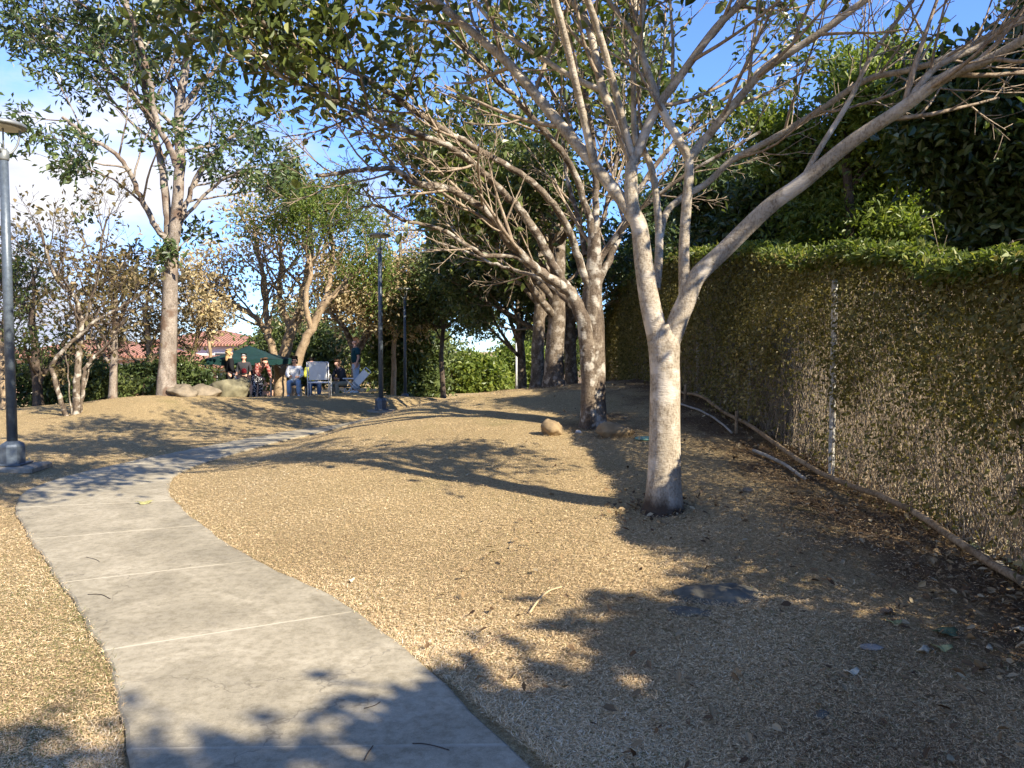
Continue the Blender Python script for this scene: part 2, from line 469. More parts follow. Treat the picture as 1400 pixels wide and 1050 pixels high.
def earth_amount(x, y):
    e = smooth(1.3, 2.9, x) * smooth(-1, 2, y) * .74
    e = np.maximum(e, .55 * np.exp(-((x - 1.27) ** 2 + (y - 6.2) ** 2) / .22))
    e = np.maximum(e, .60 * np.exp(-((x - 1.18) ** 2 + (y - 10.5) ** 2) / 2.2))
    e = np.maximum(e, .62 * np.exp(-((x - .9) ** 2 / 4 + (y - 16) ** 2 / 9)))
    e = np.maximum(e, .45 * smooth(.6, 2.2, x) * smooth(7.5, 10, y))
    e = np.maximum(e, .5 * np.exp(-((x + 9.0) ** 2 + (y - 15.4) ** 2) / .8))
    e = np.maximum(e, .35 * np.exp(-((x + 8) ** 2 + (y - 17) ** 2) / .6))
    return e

gx = axis(-16, 8, .16, 2200, 34); gy = axis(-5, 32, .16, 2200, 34)
GX, GY = np.meshgrid(gx, gy)
GZ = ground(GX.ravel(), GY.ravel())
d = path_dist(GX.ravel(), GY.ravel())
GZ = GZ - .035 * (1 - smooth(-.12, .0, d))
nx, ny = len(gx), len(gy)
i = np.arange(ny - 1)[:, None]; j = np.arange(nx - 1)[None]
Q = np.stack([i * nx + j, i * nx + j + 1, (i + 1) * nx + j + 1, (i + 1) * nx + j], -1).reshape(-1, 4)
gnd = np_mesh('ground', np.c_[GX.ravel(), GY.ravel(), GZ], Q, M_ground, None, {'earth': earth_amount(GX.ravel(), GY.ravel())})
tag(gnd, kind='structure')

# ================================================================== concrete path (joints are real grooves)
def build_path():
    L = catmull(PATH_L, 16); Rr = catmull(PATH_R, 16)
    C = (L + Rr) / 2
    s = np.r_[0, np.cumsum(np.linalg.norm(np.diff(C, axis=0), axis=1))]
    # arc length of the joint through photograph points (140,895)-(490,840)
    k0 = 5 * 16
    s0 = s[k0]; pitch = 1.47
    want = []
    fr = []
    t = s[0]
    for smp in np.arange(s[0], s[-1], .12): want.append(smp)
    joints = np.arange(s0 - 8 * pitch, s[-1], pitch); joints = joints[joints > .1]
    for jn in joints: want += [jn - .009, jn - .005, jn + .005, jn + .009]
    want = np.array(sorted(want))
    rng = np.random.default_rng(3)
    rows = []
    cols = np.array([0, .0, .012, .12, .3, .5, .7, .88, .988, 1.0, 1.0])
    V, UV = [], []
    for sm in want:
        a = np.array([np.interp(sm, s, L[:, 0]), np.interp(sm, s, L[:, 1])]); b = np.array([np.interp(sm, s, Rr[:, 0]), np.interp(sm, s, Rr[:, 1])])
        groove = np.min(np.abs(joints - sm)) < .007
        wob = .008 * math.sin(sm * 5.1) + .006 * math.sin(sm * 13.7)
        for ci, c in enumerate(cols):
            p = a + (b - a) * c + (b - a) / np.linalg.norm(b - a) * wob * (1 if c < .5 else -1) * abs(2 * c - 1)
            z = -.12 if ci in (0, len(cols) - 1) else (.012 if ci in (1, len(cols) - 2) else .022)
            if groove and ci not in (0, len(cols) - 1): z -= .002
            V.append((p[0], p[1], z)); UV.append((c, (sm - s0) / pitch + .0))
    V = np.array(V); n = len(want); k = len(cols)
    i = np.arange(n - 1)[:, None]; j = np.arange(k - 1)[None]
    Q = np.stack([i * k + j, i * k + j + 1, (i + 1) * k + j + 1, (i + 1) * k + j], -1).reshape(-1, 4)
    o = np_mesh('path', V, Q, M_path, None, None, False, True, np.array(UV))
    tag(o, kind='structure')
build_path()

# ================================================================== dead grass lying on the ground
def build_grass():
    rng = np.random.default_rng(11)
    n = 1250000
    iv = rng.uniform(1 / 17.0, 1 / 1.9, n)
    y = 1 / iv
    half = y * .76 + .7
    x = rng.uniform(-1, 1, n) * half
    d = path_dist(x, y)
    e = earth_amount(x, y)
    # thin on bare earth; a few blades hang over the path's edge
    patch = .5 + .5 * np.sin(x * 1.9 + 1.7 * np.sin(y * 1.3)) * np.sin(y * 2.3 + x)
    keep = (d > .035 + .03 * rng.random(n)) & (rng.random(n) > e * 1.05) & (rng.random(n) > .25 * patch) & (x < 3.5)
    x, y, d = x[keep], y[keep], d[keep]; n = len(x)
    z = ground(x, y)
    az = rng.uniform(0, 2 * np.pi, n); el = np.abs(rng.normal(.1, .28, n)) + .04
    edge = np.exp(-np.maximum(d, 0) / .12)
    el = el + edge * rng.random(n) * .7
    L = (.011 + .021 * rng.random(n) ** 1.4) * (1 + .03 * np.maximum(y - 3, 0)) * (1 + .6 * edge)
    Wd = (.0016 + .0019 * rng.random(n)) * (1 + .07 * np.maximum(y - 3, 0))
    D = np.c_[np.cos(az) * np.cos(el), np.sin(az) * np.cos(el), np.sin(el)]
    N = norm(rng.normal(size=(n, 3)) * .35 + np.array([0, 0, 1]))
    base = np.c_[x, y, z + .003 + .012 * rng.random(n)]
    V, Q, k = leaf_arrays(base, D, N, L, Wd, False, .25, .15)
    t = .09 + .91 * np.clip(rng.beta(1.5, 1.35, n) + .13 * np.sin(x * 3.1 + np.sin(y * 2.3)) * np.sin(y * 2.9) + .16 * np.sin(x * 1.1 + 1.8 * np.sin(y * .9 + 1)) * np.sin(y * 1.4 + .8 * np.sin(x * 2.1)) - .05, 0, 1)
    t = np.clip(t - .07 * smooth(.2, 1.9, x) * smooth(9, 6, y), .09, 1)
    left = smooth(-1.4, -2.2, x) * smooth(6.5, 4.5, y)
    gp = (.035 + .36 * np.exp(-np.maximum(d, 0) / .3) * left + .16 * left + .07 * (np.sin(x * 2.3 + 2 * np.sin(y)) * np.sin(y * 3.1) > .55))
    g = rng.random(n) < gp
    t[g] = rng.uniform(0, .07, g.sum())
    o = np_mesh('grass', V, Q, M_blade, None, {'tint': np.repeat(t, k)}, False)
    tag(o, 'short dead straw coloured grass covering the lawn on both sides of the path', 'grass', kind='stuff')
build_grass()
# ================================================================== tree building
def vn(a): return a / (math.sqrt(a[0] * a[0] + a[1] * a[1] + a[2] * a[2]) + 1e-12)
def vx(a, b): return np.array([a[1] * b[2] - a[2] * b[1], a[2] * b[0] - a[0] * b[2], a[0] * b[1] - a[1] * b[0]])

def grow(T, p, d, L, r, lvl, K, rng):
    """one shoot with its side shoots; fills T['polys'] and T['anch'], T['adir']"""
    n = max(3, int(L / K['seg']) + 1)
    n = min(n, 10)
    pts = [np.array(p, float)]; d = vn(np.array(d, float)); step = L / n
    dirs = [d]
    up = K['up'][min(lvl, len(K['up']) - 1)]
    for i in range(n):
        d = d + rng.normal(size=3) * K['wand']; d[2] += up; d = vn(d)
        pts.append(pts[-1] + d * step); dirs.append(d)
    pts = np.array(pts)
    tt = np.linspace(0, 1, n + 1)
    rad = r * (1 - tt * (1 - K['tap']))
    if lvl >= K['maxl']: rad[-1] = r * .25
    sides = 7 if r > .035 else (5 if r > .012 else 3)
    T['polys'].append((pts, np.maximum(rad, K.get('rmin', .0025)), sides))
    if lvl < K['maxl']:
        spawn(T, pts, rad, K['nch'][lvl], L, lvl, K, rng)
    if lvl >= K['maxl'] - K.get('leafback', 0):
        m = K['la']
        for q in range(m):
            t = rng.uniform(.25, 1) if q else 1.0
            k = min(int(t * n), n - 1); f = t * n - k
            T['anch'].append(pts[k] * (1 - f) + pts[k + 1] * f); T['adir'].append(dirs[min(k + 1, n)])

def spawn(T, pts, rad, nch, L, lvl, K, rng, t0=None, lr=None):
    n = len(pts) - 1
    t0 = K['t0'] if t0 is None else t0
    phase = rng.uniform(0, 6.28)
    for c in range(nch):
        t = t0 + (1 - t0) * (c + rng.uniform(.2, .95)) / nch
        t = min(t, .995)
        k = min(int(t * n), n - 1); f = t * n - k
        p = pts[k] * (1 - f) + pts[k + 1] * f; rr = rad[k] * (1 - f) + rad[k + 1] * f
        d0 = vn(pts[k + 1] - pts[k])
        a = vn(vx(d0, (0.3, 0.1, 1))); b = vx(d0, a)
        phase += 2.4 + rng.uniform(-.5, .5)
        ang = R(K['ang'][min(lvl, len(K['ang']) - 1)] * rng.uniform(.65, 1.3))
        d = d0 * math.cos(ang) + (a * math.cos(phase) + b * math.sin(phase)) * math.sin(ang)
        l = L * (lr or K['lr'][min(lvl, len(K['lr']) - 1)]) * rng.uniform(.65, 1.2) * (1.1 - .5 * t)
        grow(T, p, d, l, max(min(rr * K['rr'] * (.8 if lvl == 0 else 1), l * .022 + .003), .003), lvl + 1, K, rng)

def newT(): return {'polys': [], 'anch': [], 'adir': []}

def limb(points, depth, r0, r1, n_per=6, wob=0, rng=None, tp=1.0):
    """a limb drawn through photograph directions; points (u, v, offset of depth)"""
    ctrl = [P(p[0], p[1], depth + (p[2] if len(p) > 2 else 0)) for p in points]
    pts = catmull(ctrl, n_per)
    if wob and rng is not None:
        pts[1:-1] += rng.normal(size=(len(pts) - 2, 3)) * wob
    t = np.linspace(0, 1, len(pts))
    return pts, r1 + (r0 - r1) * (1 - t) ** tp

def tree(name, base, label, cat, group, limbs, K, rng, bark, leafm, leaf, sides=10, lump=.05, flare=.0, boost=0, twigm=None, bare=None, spec_name='crown'):
    """limbs: list of (pts, radii, number of side shoots, length of shoots, t0)"""
    root = empty(name, base, label, cat, group)
    polys = []
    T = newT()
    for li, lb in enumerate(limbs):
        pts, rad = np.array(lb[0]), np.array(lb[1])
        if li == 0 and flare:
            h = pts[:, 2] - pts[0, 2]
            rad = rad * (1 + flare * np.exp(-h / .16))
        sd = sides if rad[0] > .06 else max(6, sides - 4)
        polys.append((pts, rad, sd, lump if rad[0] > .05 else lump * .6))
        if lb[2]: spawn(T, pts, rad, lb[2], lb[3], 0, K, rng, lb[4] if len(lb) > 4 else .2, 1.0)
    if bare and T['anch']:
        # the lower shoots have lost most of their leaves
        A = np.array(T['anch']); zz = A[:, 2] - bare[3] * np.minimum(0, A[:, 0] + .4)
        keep = np.nonzero(rng.random(len(A)) < bare[2] + (1 - bare[2]) * smooth(bare[0], bare[1], zz))[0]
        more = [q for q in keep if zz[q] > bare[1]] * (2 if bare[3] else 0)
        A0, D0 = T['anch'], T['adir']
        T['anch'] = [A0[q] for q in keep] + [A0[q] + rng.normal(size=3) * .15 for q in more]; T['adir'] = [D0[q] for q in keep] + [D0[q] for q in more]
    if boost:
        # upper shoots that the photograph does not show carry more leaves
        A = np.array(T['anch']); D_ = np.array(T['adir'])
        hi = np.nonzero((A[:, 2] - CAMZ) / np.maximum(A[:, 1], .5) > .60)[0]
        for _ in range(boost): T['anch'] += list(A[hi] + rng.normal(size=(len(hi), 3)) * .16); T['adir'] += list(D_[hi])
    tubes('trunk', polys, bark, root)
    if T['polys']: tubes('branchwork', T['polys'], twigm or bark, root)
    if leafm and T['anch']:
        leaves(spec_name, T['anch'], T['adir'], rng, leaf.get('per', 5), leaf['size'], leafm, root, **{k: v for k, v in leaf.items() if k not in ('per', 'size')})
    return root

def trunk_up(p, h, r0, r1, rng, lean=(0, 0), n=9, wob=.04):
    t = np.linspace(0, 1, n)
    pts = np.c_[p[0] + lean[0] * t * h, p[1] + lean[1] * t * h, p[2] - .12 + t * (h + .12)]
    pts[2:, :2] += np.cumsum(rng.normal(size=(n - 2, 2)) * wob, 0)
    return pts, r0 + (r1 - r0) * t

# ---------------------------------------------------------------- materials
B_pale = bark_mat('pale_bark', (.245, .205, .15), (.335, .285, .212), (.43, .37, .285), 7, .5, .8, ((.52, .46, .37), 5), .45, 70)
def foot_stain(m, col, h):
    nt = m.node_tree; b = next(n for n in nt.nodes if n.type == 'BSDF_PRINCIPLED'); src = b.inputs['Base Color'].links[0].from_socket
    sp_ = nt.nodes.new('ShaderNodeSeparateXYZ'); nt.links.new(coords(nt, 'Object'), sp_.inputs[0])
    n_ = noise(nt, 9, 5, .65, coords(nt, 'Object', (1, 1, .4)))
    a = nt.nodes.new('ShaderNodeMath'); a.operation = 'MULTIPLY_ADD'; a.inputs[1].default_value = .28
    nt.links.new(n_.outputs['Fac'], a.inputs[0]); nt.links.new(sp_.outputs['Z'], a.inputs[2])
    r_ = ramp(nt, [(h + .09, (.95, .95, .95)), (h + .21, (0, 0, 0))], a.outputs[0])
    nt.links.new(mixc(nt, src, col, r_.outputs[0]), b.inputs['Base Color'])
foot_stain(B_pale, (.040, .026, .017), .09)
B_twig = bark_mat('twig_bark', (.17, .125, .085), (.30, .235, .165), (.42, .345, .26), 9, .4, .8, None, .3, 60)
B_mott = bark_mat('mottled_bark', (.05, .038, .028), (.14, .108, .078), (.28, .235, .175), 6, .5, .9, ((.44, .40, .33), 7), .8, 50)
B_shade = bark_mat('shade_darkened_bark', (.05, .038, .028), (.135, .105, .075), (.24, .195, .145), 6, .5, .9, ((.30, .26, .21), 8), .8, 50)  # mottled bark darkened by painted shade for the row; far fork just darker
B_dark = bark_mat('dark_bark', (.045, .034, .026), (.10, .075, .055), (.17, .135, .10), 8, .35, .9, None, .7)
B_tan = bark_mat('tan_bark', (.19, .135, .08), (.33, .245, .155), (.45, .35, .23), 6, .4, .85, None, .5)
B_grey = bark_mat('grey_bark', (.13, .11, .09), (.26, .22, .18), (.40, .35, .29), 7, .5, .9, ((.12, .075, .05), 3), .6)
L_olive = leaf_mat('olive_leaf', [(0, (.040, .052, .014)), (.4, (.075, .100, .026)), (.75, (.13, .16, .038)), (.95, (.24, .25, .055)), (1, (.30, .26, .06))], .34, .38, .45)
L_dark = leaf_mat('dark_leaf', [(0, (.030, .048, .018)), (.5, (.070, .105, .036)), (.85, (.12, .16, .05)), (1, (.21, .24, .085))], .28, .33, .55)
L_deep = leaf_mat('deep_green_leaf', [(0, (.024, .040, .012)), (.5, (.060, .092, .026)), (.85, (.115, .15, .045)), (1, (.22, .26, .11))], .25, .32, .5)
L_light = leaf_mat('light_green_leaf', [(0, (.07, .10, .020)), (.4, (.14, .19, .036)), (.8, (.24, .28, .055)), (1, (.38, .37, .09))], .45, .4, .4)
L_tan = leaf_mat('tan_leaf', [(0, (.14, .085, .030)), (.35, (.38, .30, .16)), (.7, (.54, .46, .28)), (.9, (.58, .46, .22)), (1, (.26, .24, .06))], .35, .6, .2, (1.1, 1.0, .7))
L_fern = leaf_mat('feathery_leaf', [(0, (.065, .10, .020)), (.5, (.125, .175, .034)), (.9, (.20, .24, .05)), (1, (.30, .26, .08))], .38, .5, .3)
L_bush = leaf_mat('bush_leaf', [(0, (.036, .055, .016)), (.5, (.085, .115, .034)), (.9, (.16, .19, .055)), (1, (.26, .26, .095))], .3, .4, .35)
L_brown = leaf_mat('sparse_brown_leaf', [(0, (.07, .06, .025)), (.5, (.15, .125, .055)), (.8, (.27, .20, .10)), (1, (.38, .27, .15))], .35, .5, .3)

K_open = dict(maxl=3, nch=[0, 4, 3], lr=[.6, .55, .5], ang=[42, 42, 48], up=[.10, .07, .10, .08], wand=.06, tap=.40, rr=.62, t0=.25, seg=.16, la=1, rmin=.0028)

# ---------------------------------------------------------------- the pale forked tree in front
def front_tree():
    rng = np.random.default_rng(21)
    b = G(907, 697); D = b[1]
    s = D / F
    limbs = []
    tr = catmull([P(907, 712, D), P(907, 690, D), P(908, 640, D), P(909, 560, D), P(909, 500, D), P(907, 466, D), P(903, 445, D)], 6)
    hw = np.array([30, 24.5, 22, 20.5, 20, 22, 15]) * s
    limbs.append((tr, np.interp(np.linspace(0, 6, len(tr)), range(7), hw), 0, 0))
    def add(pts, w0, w1, nch, ln, t0=.15, cont=None):
        p, r = limb(pts, D, w0 * s * .42, w1 * s * .37, 6)
        if cont is not None:                                  # the part of the limb above the frame
            d = norm(p[-1] - p[-4]); q = [p[-1]]; m = int(cont / .2)
            for k in range(m):
                d = norm(d + rng.normal(size=3) * .07 + np.array([0, 0, .05])); q.append(q[-1] + d * .2)
            p = np.concatenate([p, np.array(q[1:])]); r = np.concatenate([r, np.linspace(r[-1], .008, m)])
        limbs.append((p, r, int(nch * 1.3), ln * 1.1, t0))
    # left stem and its limbs
    add([(902, 472, 0), (891, 425, -.02), (881, 368, -.03), (874, 312, -.04), (864, 284, -.05), (863, 240, -.04), (866, 214, 0)], 36, 20, 1, .9, .8)
    add([(868, 300, -.04), (852, 276, -.02), (813, 227, .1), (760, 163, .28), (700, 92, .5), (655, 52, .68), (600, 5, .85)], 23, 15, 9, 1.25, .3, 1.6)
    add([(866, 222, 0), (841, 163, .05), (824, 123, .1), (814, 77, .12), (803, 33, .15), (777, -5, .25)], 18, 12, 7, 1.1, .3, 1.5)
    add([(824, 124, .1), (800, 114, .14), (773, 100, .2), (727, 70, .35), (680, 38, .5), (640, -10, .65)], 11, 7, 6, .9, .2, .9)
    add([(866, 222, 0), (876, 197, -.02), (897, 150, -.06), (933, 100, -.14), (980, 37, -.28), (1024, -5, -.38)], 17, 12, 7, 1.1, .3, 1.5)
    add([(897, 395, .12), (901, 345, .2), (900, 300, .3), (893, 240, .35), (880, 205, .35), (868, 187, .35), (866, 100, .35), (868, 0, .3)], 15, 9, 8, 1.0, .4, 1.3)
    add([(901, 330, .25), (915, 285, .4), (967, 250, .38), (1000, 220, .3), (1050, 193, .15), (1117, 153, 0), (1183, 110, -.2), (1237, 97, -.35), (1283, 83, -.5), (1350, 50, -.65), (1420, 12, -.85)], 12, 9, 10, 1.1, .25, 1.2)
    # right stem and its limbs
    add([(936, 415, -.05), (935, 350, -.08), (938, 290, -.1), (942, 240, -.12), (942, 212, -.12)], 19, 16, 1, .8, .5)
    add([(942, 216, -.12), (929, 193, -.16), (913, 165, -.1), (898, 133, -.06), (878, 75, 0), (874, 50, 0), (882, -5, 0)], 15, 10, 7, 1.0, .3, 1.3)
    add([(876, 62, 0), (863, 43, .03), (846, 20, .06), (826, -8, .1)], 9, 7, 4, .8, .3, .9)
    add([(942, 216, -.12), (962, 193, -.1), (983, 167, -.18), (1016, 128, -.26), (1050, 92, -.36), (1117, 48, -.55), (1190, -5, -.75)], 15, 11, 8, 1.1, .25, 1.4)
    add([(911, 478, 0), (922, 450, -.02), (936, 416, -.05), (953, 378, -.09), (987, 345, -.14), (1050, 284, -.32), (1100, 247, -.46), (1160, 197, -.64), (1230, 150, -.85), (1297, 103, -1.05), (1350, 82, -1.2), (1420, 42, -1.4)], 36, 12, 8, 1.2, .6, 1.5)
    add([(1228, 152, -.85), (1255, 120, -.9), (1283, 90, -.95), (1345, 60, -1.05), (1415, 14, -1.2)], 10, 8, 6, .9, .2, .9)
    add([(1095, 250, -.45), (1120, 205, -.5), (1160, 140, -.55), (1184, 90, -.6), (1196, 70, -.62), (1240, 10, -.7)], 9, 6, 6, .8, .3, .9)
    # two limbs that reach up and over the photographer, above the frame
    for pts in ([P(866, 222, D), (.62, 5.75, 4.15), (.1, 5.0, 4.75), (-.5, 4.4, 5.3), (-1.2, 3.9, 5.7)], [P(813, 227, D + .1), (.25, 5.5, 4.35), (-.25, 4.6, 4.75), (-.55, 3.6, 5.0)]):
        q = catmull(pts, 8); limbs.append((q, np.linspace(.032, .010, len(q)), 8, 1.1, .35))
    return tree('forked_tree', b, 'pale smooth barked forked tree standing alone in front, nearest the path', 'tree', None, limbs, K_open, rng, B_pale, L_olive,
                dict(per=1, size=.125, spread=.03, six=True, aspect=.52, flatness=.55, follow=.5, sizevar=.4), 16, .028, .34, 14, B_twig, (3.9, 4.9, .10, 0))
front_tree()

# ---------------------------------------------------------------- the row of trees behind it
K_row = dict(maxl=3, nch=[0, 5, 4], lr=[.6, .55, .5], ang=[35, 40, 45], up=[.12, .07, .08, .05], wand=.065, tap=.40, rr=.62, t0=.22, seg=.22, la=2, rmin=.0035)
def long_limb(rng, p, d, L, r0, r1=.012, up=.02, wand=.05, st=.25):
    n = int(L / st); q = [np.array(p, float)]; d = norm(d)
    for k in range(n):
        d = norm(d + rng.normal(size=3) * wand + np.array([0, 0, up])); q.append(q[-1] + d * st)
    return np.array(q), np.linspace(r0, r1, n + 1)

def row_tree_two():
    rng = np.random.default_rng(33)
    b = G(808, 583); D = b[1]; s = D / F
    L = []
    tr = catmull([P(812, 596, D), P(811, 575, D), P(811, 520, D), P(811, 460, D), P(810, 410, D), P(812, 370, D), P(812, 320, D)], 6)
    L.append((tr, np.interp(np.linspace(0, 6, len(tr)), range(7), np.array([21, 18, 16, 15, 13.5, 11, 8.5]) * s), 2, 1.8, .8))
    def add(pts, w0, w1, nch, ln, t0=.15):
        p, r = limb(pts, D, w0 * s * .43, w1 * s * .40, 5, .008, rng, 1.35); L.append((p, r, nch, ln, t0))
    add([(806, 585, -.12), (805, 520, -.14), (801, 460, -.16), (792, 424, -.2), (779, 400, -.25), (757, 384, -.35), (730, 365, -.5), (695, 330, -.8), (668, 290, -1.1), (617, 260, -1.5), (567, 250, -1.9), (537, 231, -2.2), (493, 233, -2.5), (433, 240, -2.8)], 27, 5, 12, 1.5, .45)
    add([(780, 402, -.2), (762, 372, -.25), (742, 335, -.4), (715, 292, -.6), (690, 265, -.8), (650, 227, -1.2), (600, 193, -1.6), (533, 170, -2.1), (477, 147, -2.6), (433, 123, -2.9), (383, 103, -3.2), (340, 70, -3.4)], 15, 5, 13, 1.5, .4)
    add([(806, 395, 0), (790, 352, -.1), (775, 310, -.3), (742, 262, -.6), (700, 230, -.9), (633, 193, -1.3), (583, 163, -1.6), (537, 130, -2.0), (493, 103, -2.4), (460, 83, -2.7), (393, 57, -3.2), (340, 12, -3.5)], 13, 5, 13, 1.5, .4)
    add([(812, 330, 0), (800, 280, -.1), (780, 225, -.3), (745, 180, -.6), (700, 130, -.9), (650, 80, -1.2), (600, 20, -1.6), (560, -40, -1.9)], 12, 6, 9, 1.6, .3)
    add([(812, 330, 0), (815, 270, .1), (812, 200, .1), (800, 130, 0), (790, 60, -.1), (785, -30, -.2)], 12, 6, 8, 1.6, .25)
    add([(816, 390, .05), (832, 355, .1), (848, 318, .2), (868, 270, .3), (905, 215, .5), (955, 165, .8), (1010, 120, 1.0), (1080, 60, 1.2)], 13, 6, 9, 1.5, .25)
    add([(815, 365, .05), (838, 330, 0), (862, 300, -.2), (905, 262, -.4), (960, 225, -.6), (1040, 180, -.8)], 9, 5, 7, 1.3, .3)
    add([(790, 425, -.1), (770, 405, .1), (745, 385, .3), (712, 372, .5), (680, 362, .7), (640, 345, .9), (600, 332, 1.0)], 10, 4, 8, 1.2, .3)
    add([(736, 369, -.5), (700, 350, -.7), (657, 347, -.9), (610, 317, -1.2), (550, 300, -1.5), (520, 283, -1.8), (493, 283, -2.0)], 8, 4, 8, 1.1, .3)
    add([(800, 350, .1), (792, 300, .3), (775, 240, .5), (765, 160, .7), (745, 90, .8), (735, 0, .9)], 9, 5, 8, 1.4, .25)
    add([(806, 378, .1), (815, 330, .4), (832, 270, .6), (846, 200, .8), (852, 120, .9), (860, 20, 1)], 9, 5, 8, 1.4, .25)
    return tree('broadleaf_tree', b, 'thick mottled double trunked tree between two round boulders', 'tree', 'row of trees along the fence', L, K_row, rng, B_mott, L_olive,
                dict(per=1, size=.125, spread=.05, six=True, aspect=.5, flatness=.5, follow=.45), 14, .06, .25, 5, B_twig, (4.3, 5.0, .07, .42))
row_tree_two()

def row_tree(u, v, depth, width, seed, label, nl=9, H=3.2, leafm=None, per=4, left=True):
    rng = np.random.default_rng(seed)
    p = P(u, v, depth); p[2] = gz(p[0], p[1]); b = p
    pts, rad = trunk_up(b, H, width / 2, width * .30, rng, (rng.uniform(-.03, .03), 0), 10, .02)
    L = [(pts, rad, 3, 2.0, .75)]
    for k in range(nl):
        t = rng.uniform(.45, 1.0); i = int(t * (len(pts) - 1))
        a = rng.uniform(0, 6.28) if k % 2 else rng.uniform(2.2, 4.4)
        el = rng.uniform(.45, 1.15)
        d = np.array([math.cos(a) * math.cos(el), math.sin(a) * math.cos(el), math.sin(el)])
        q, r = long_limb(rng, pts[i], d, rng.uniform(2.6, 4.8), width * rng.uniform(.14, .24), .014, rng.uniform(-.01, .03))
        L.append((q, r, 8, 1.5, .25))
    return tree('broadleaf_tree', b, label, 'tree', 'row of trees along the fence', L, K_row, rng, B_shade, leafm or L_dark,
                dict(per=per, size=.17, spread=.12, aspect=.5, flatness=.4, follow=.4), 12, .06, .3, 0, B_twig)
row_tree(757, 527, 16.0, .46, 41, 'second trunk in the fence row, shaded, just behind the double trunked tree', 10, 3.4, L_olive, 3)
row_tree(735, 524, 19.5, .40, 43, 'dark slim trunk at the crest, left of the second trunk in the fence row', 9, 3.4, L_dark, 5)
row_tree(781, 522, 22.5, .45, 47, 'far dark trunk at the crest, framed between fence row and creeper end', 9, 3.5, L_dark, 5)
row_tree(714, 522, 25.0, .34, 49, 'leafy dark tree far along the row, its boughs hanging low', 10, 3.2, L_bush, 6)

# ---------------------------------------------------------------- tall tree on the left-hand mound
K_left = dict(maxl=3, nch=[0, 4, 4], lr=[.6, .55, .5], ang=[42, 45, 48], up=[.03, .01, -.02, -.04], wand=.12, tap=.42, rr=.6, t0=.4, seg=.3, la=2, rmin=.005)
def tall_left():
    rng = np.random.default_rng(55)
    b = G(228, 540, 15, 19); D = b[1]; s = D / F
    L = []
    tr = catmull([P(227, 556, D), P(228, 538, D), P(229, 500, D), P(231, 440, D), P(233, 380, D), P(235, 332, D)], 6)
    L.append((tr, np.interp(np.linspace(0, 5, len(tr)), range(6), np.array([15, 13, 11, 10.3, 9.6, 9.2]) * s), 2, 1.6, .7))
    def add(pts, w0, w1, nch, ln, t0=.2):
        p, r = limb(pts, D, w0 * s / 2, w1 * s / 2, 5, .012, rng); L.append((p, r, nch, ln, t0))
    add([(233, 340, 0), (222, 322, -.1), (207, 300, -.2), (190, 267, -.4), (177, 233, -.6), (150, 205, -.9), (118, 185, -1.2), (85, 160, -1.4)], 9, 4, 9, 2.2, .3)
    add([(233, 335, 0), (229, 290, .1), (221, 225, .2), (207, 167, .3), (199, 125, .4), (182, 67, .5), (175, 10, .6), (165, -60, .7)], 11, 6, 10, 2.3, .25)
    add([(246, 232, 0), (228, 195, -.1), (214, 165, -.2), (207, 130, -.3), (197, 80, -.5), (186, 35, -.6), (160, -10, -.8), (140, -60, -1)], 9, 5, 10, 2.3, .25)
    add([(236, 335, 0), (240, 300, 0), (246, 240, 0), (246, 185, .1), (245, 150, .15), (252, 100, .2), (260, 60, .3), (275, -10, .4), (285, -80, .5)], 15, 8, 12, 2.4, .3)
    add([(237, 332, 0), (248, 300, .3), (258, 272, .5), (272, 240, .7), (300, 205, 1.0), (330, 175, 1.3)], 9, 4, 8, 2.2, .3)
    add([(247, 150, .1), (275, 115, .3), (300, 90, .4), (330, 60, .6), (365, 20, .8)], 7, 3, 7, 2.0, .3)
    add([(204, 160, .3), (180, 130, .3), (150, 100, .4), (115, 70, .5), (75, 45, .6), (40, 20, .7)], 7, 3, 8, 2.2, .25)
    add([(181, 65, .5), (150, 35, .6), (110, 5, .6), (70, -20, .6)], 6, 3, 7, 2.2, .2)
    add([(250, 300, .2), (285, 262, .3), (315, 240, .2), (350, 228, .1)], 5, 2.5, 5, 1.6, .4)
    return tree('tall_tree', b, 'tall straight trunked tree with dark green clumps on top of the mound', 'tree', None, L, K_left, rng, B_grey, L_deep,
                dict(per=5, size=.17, spread=.11, aspect=.40, flatness=.35, follow=.4, down=.25), 14, .05, .2, 0, B_grey)
tall_left()

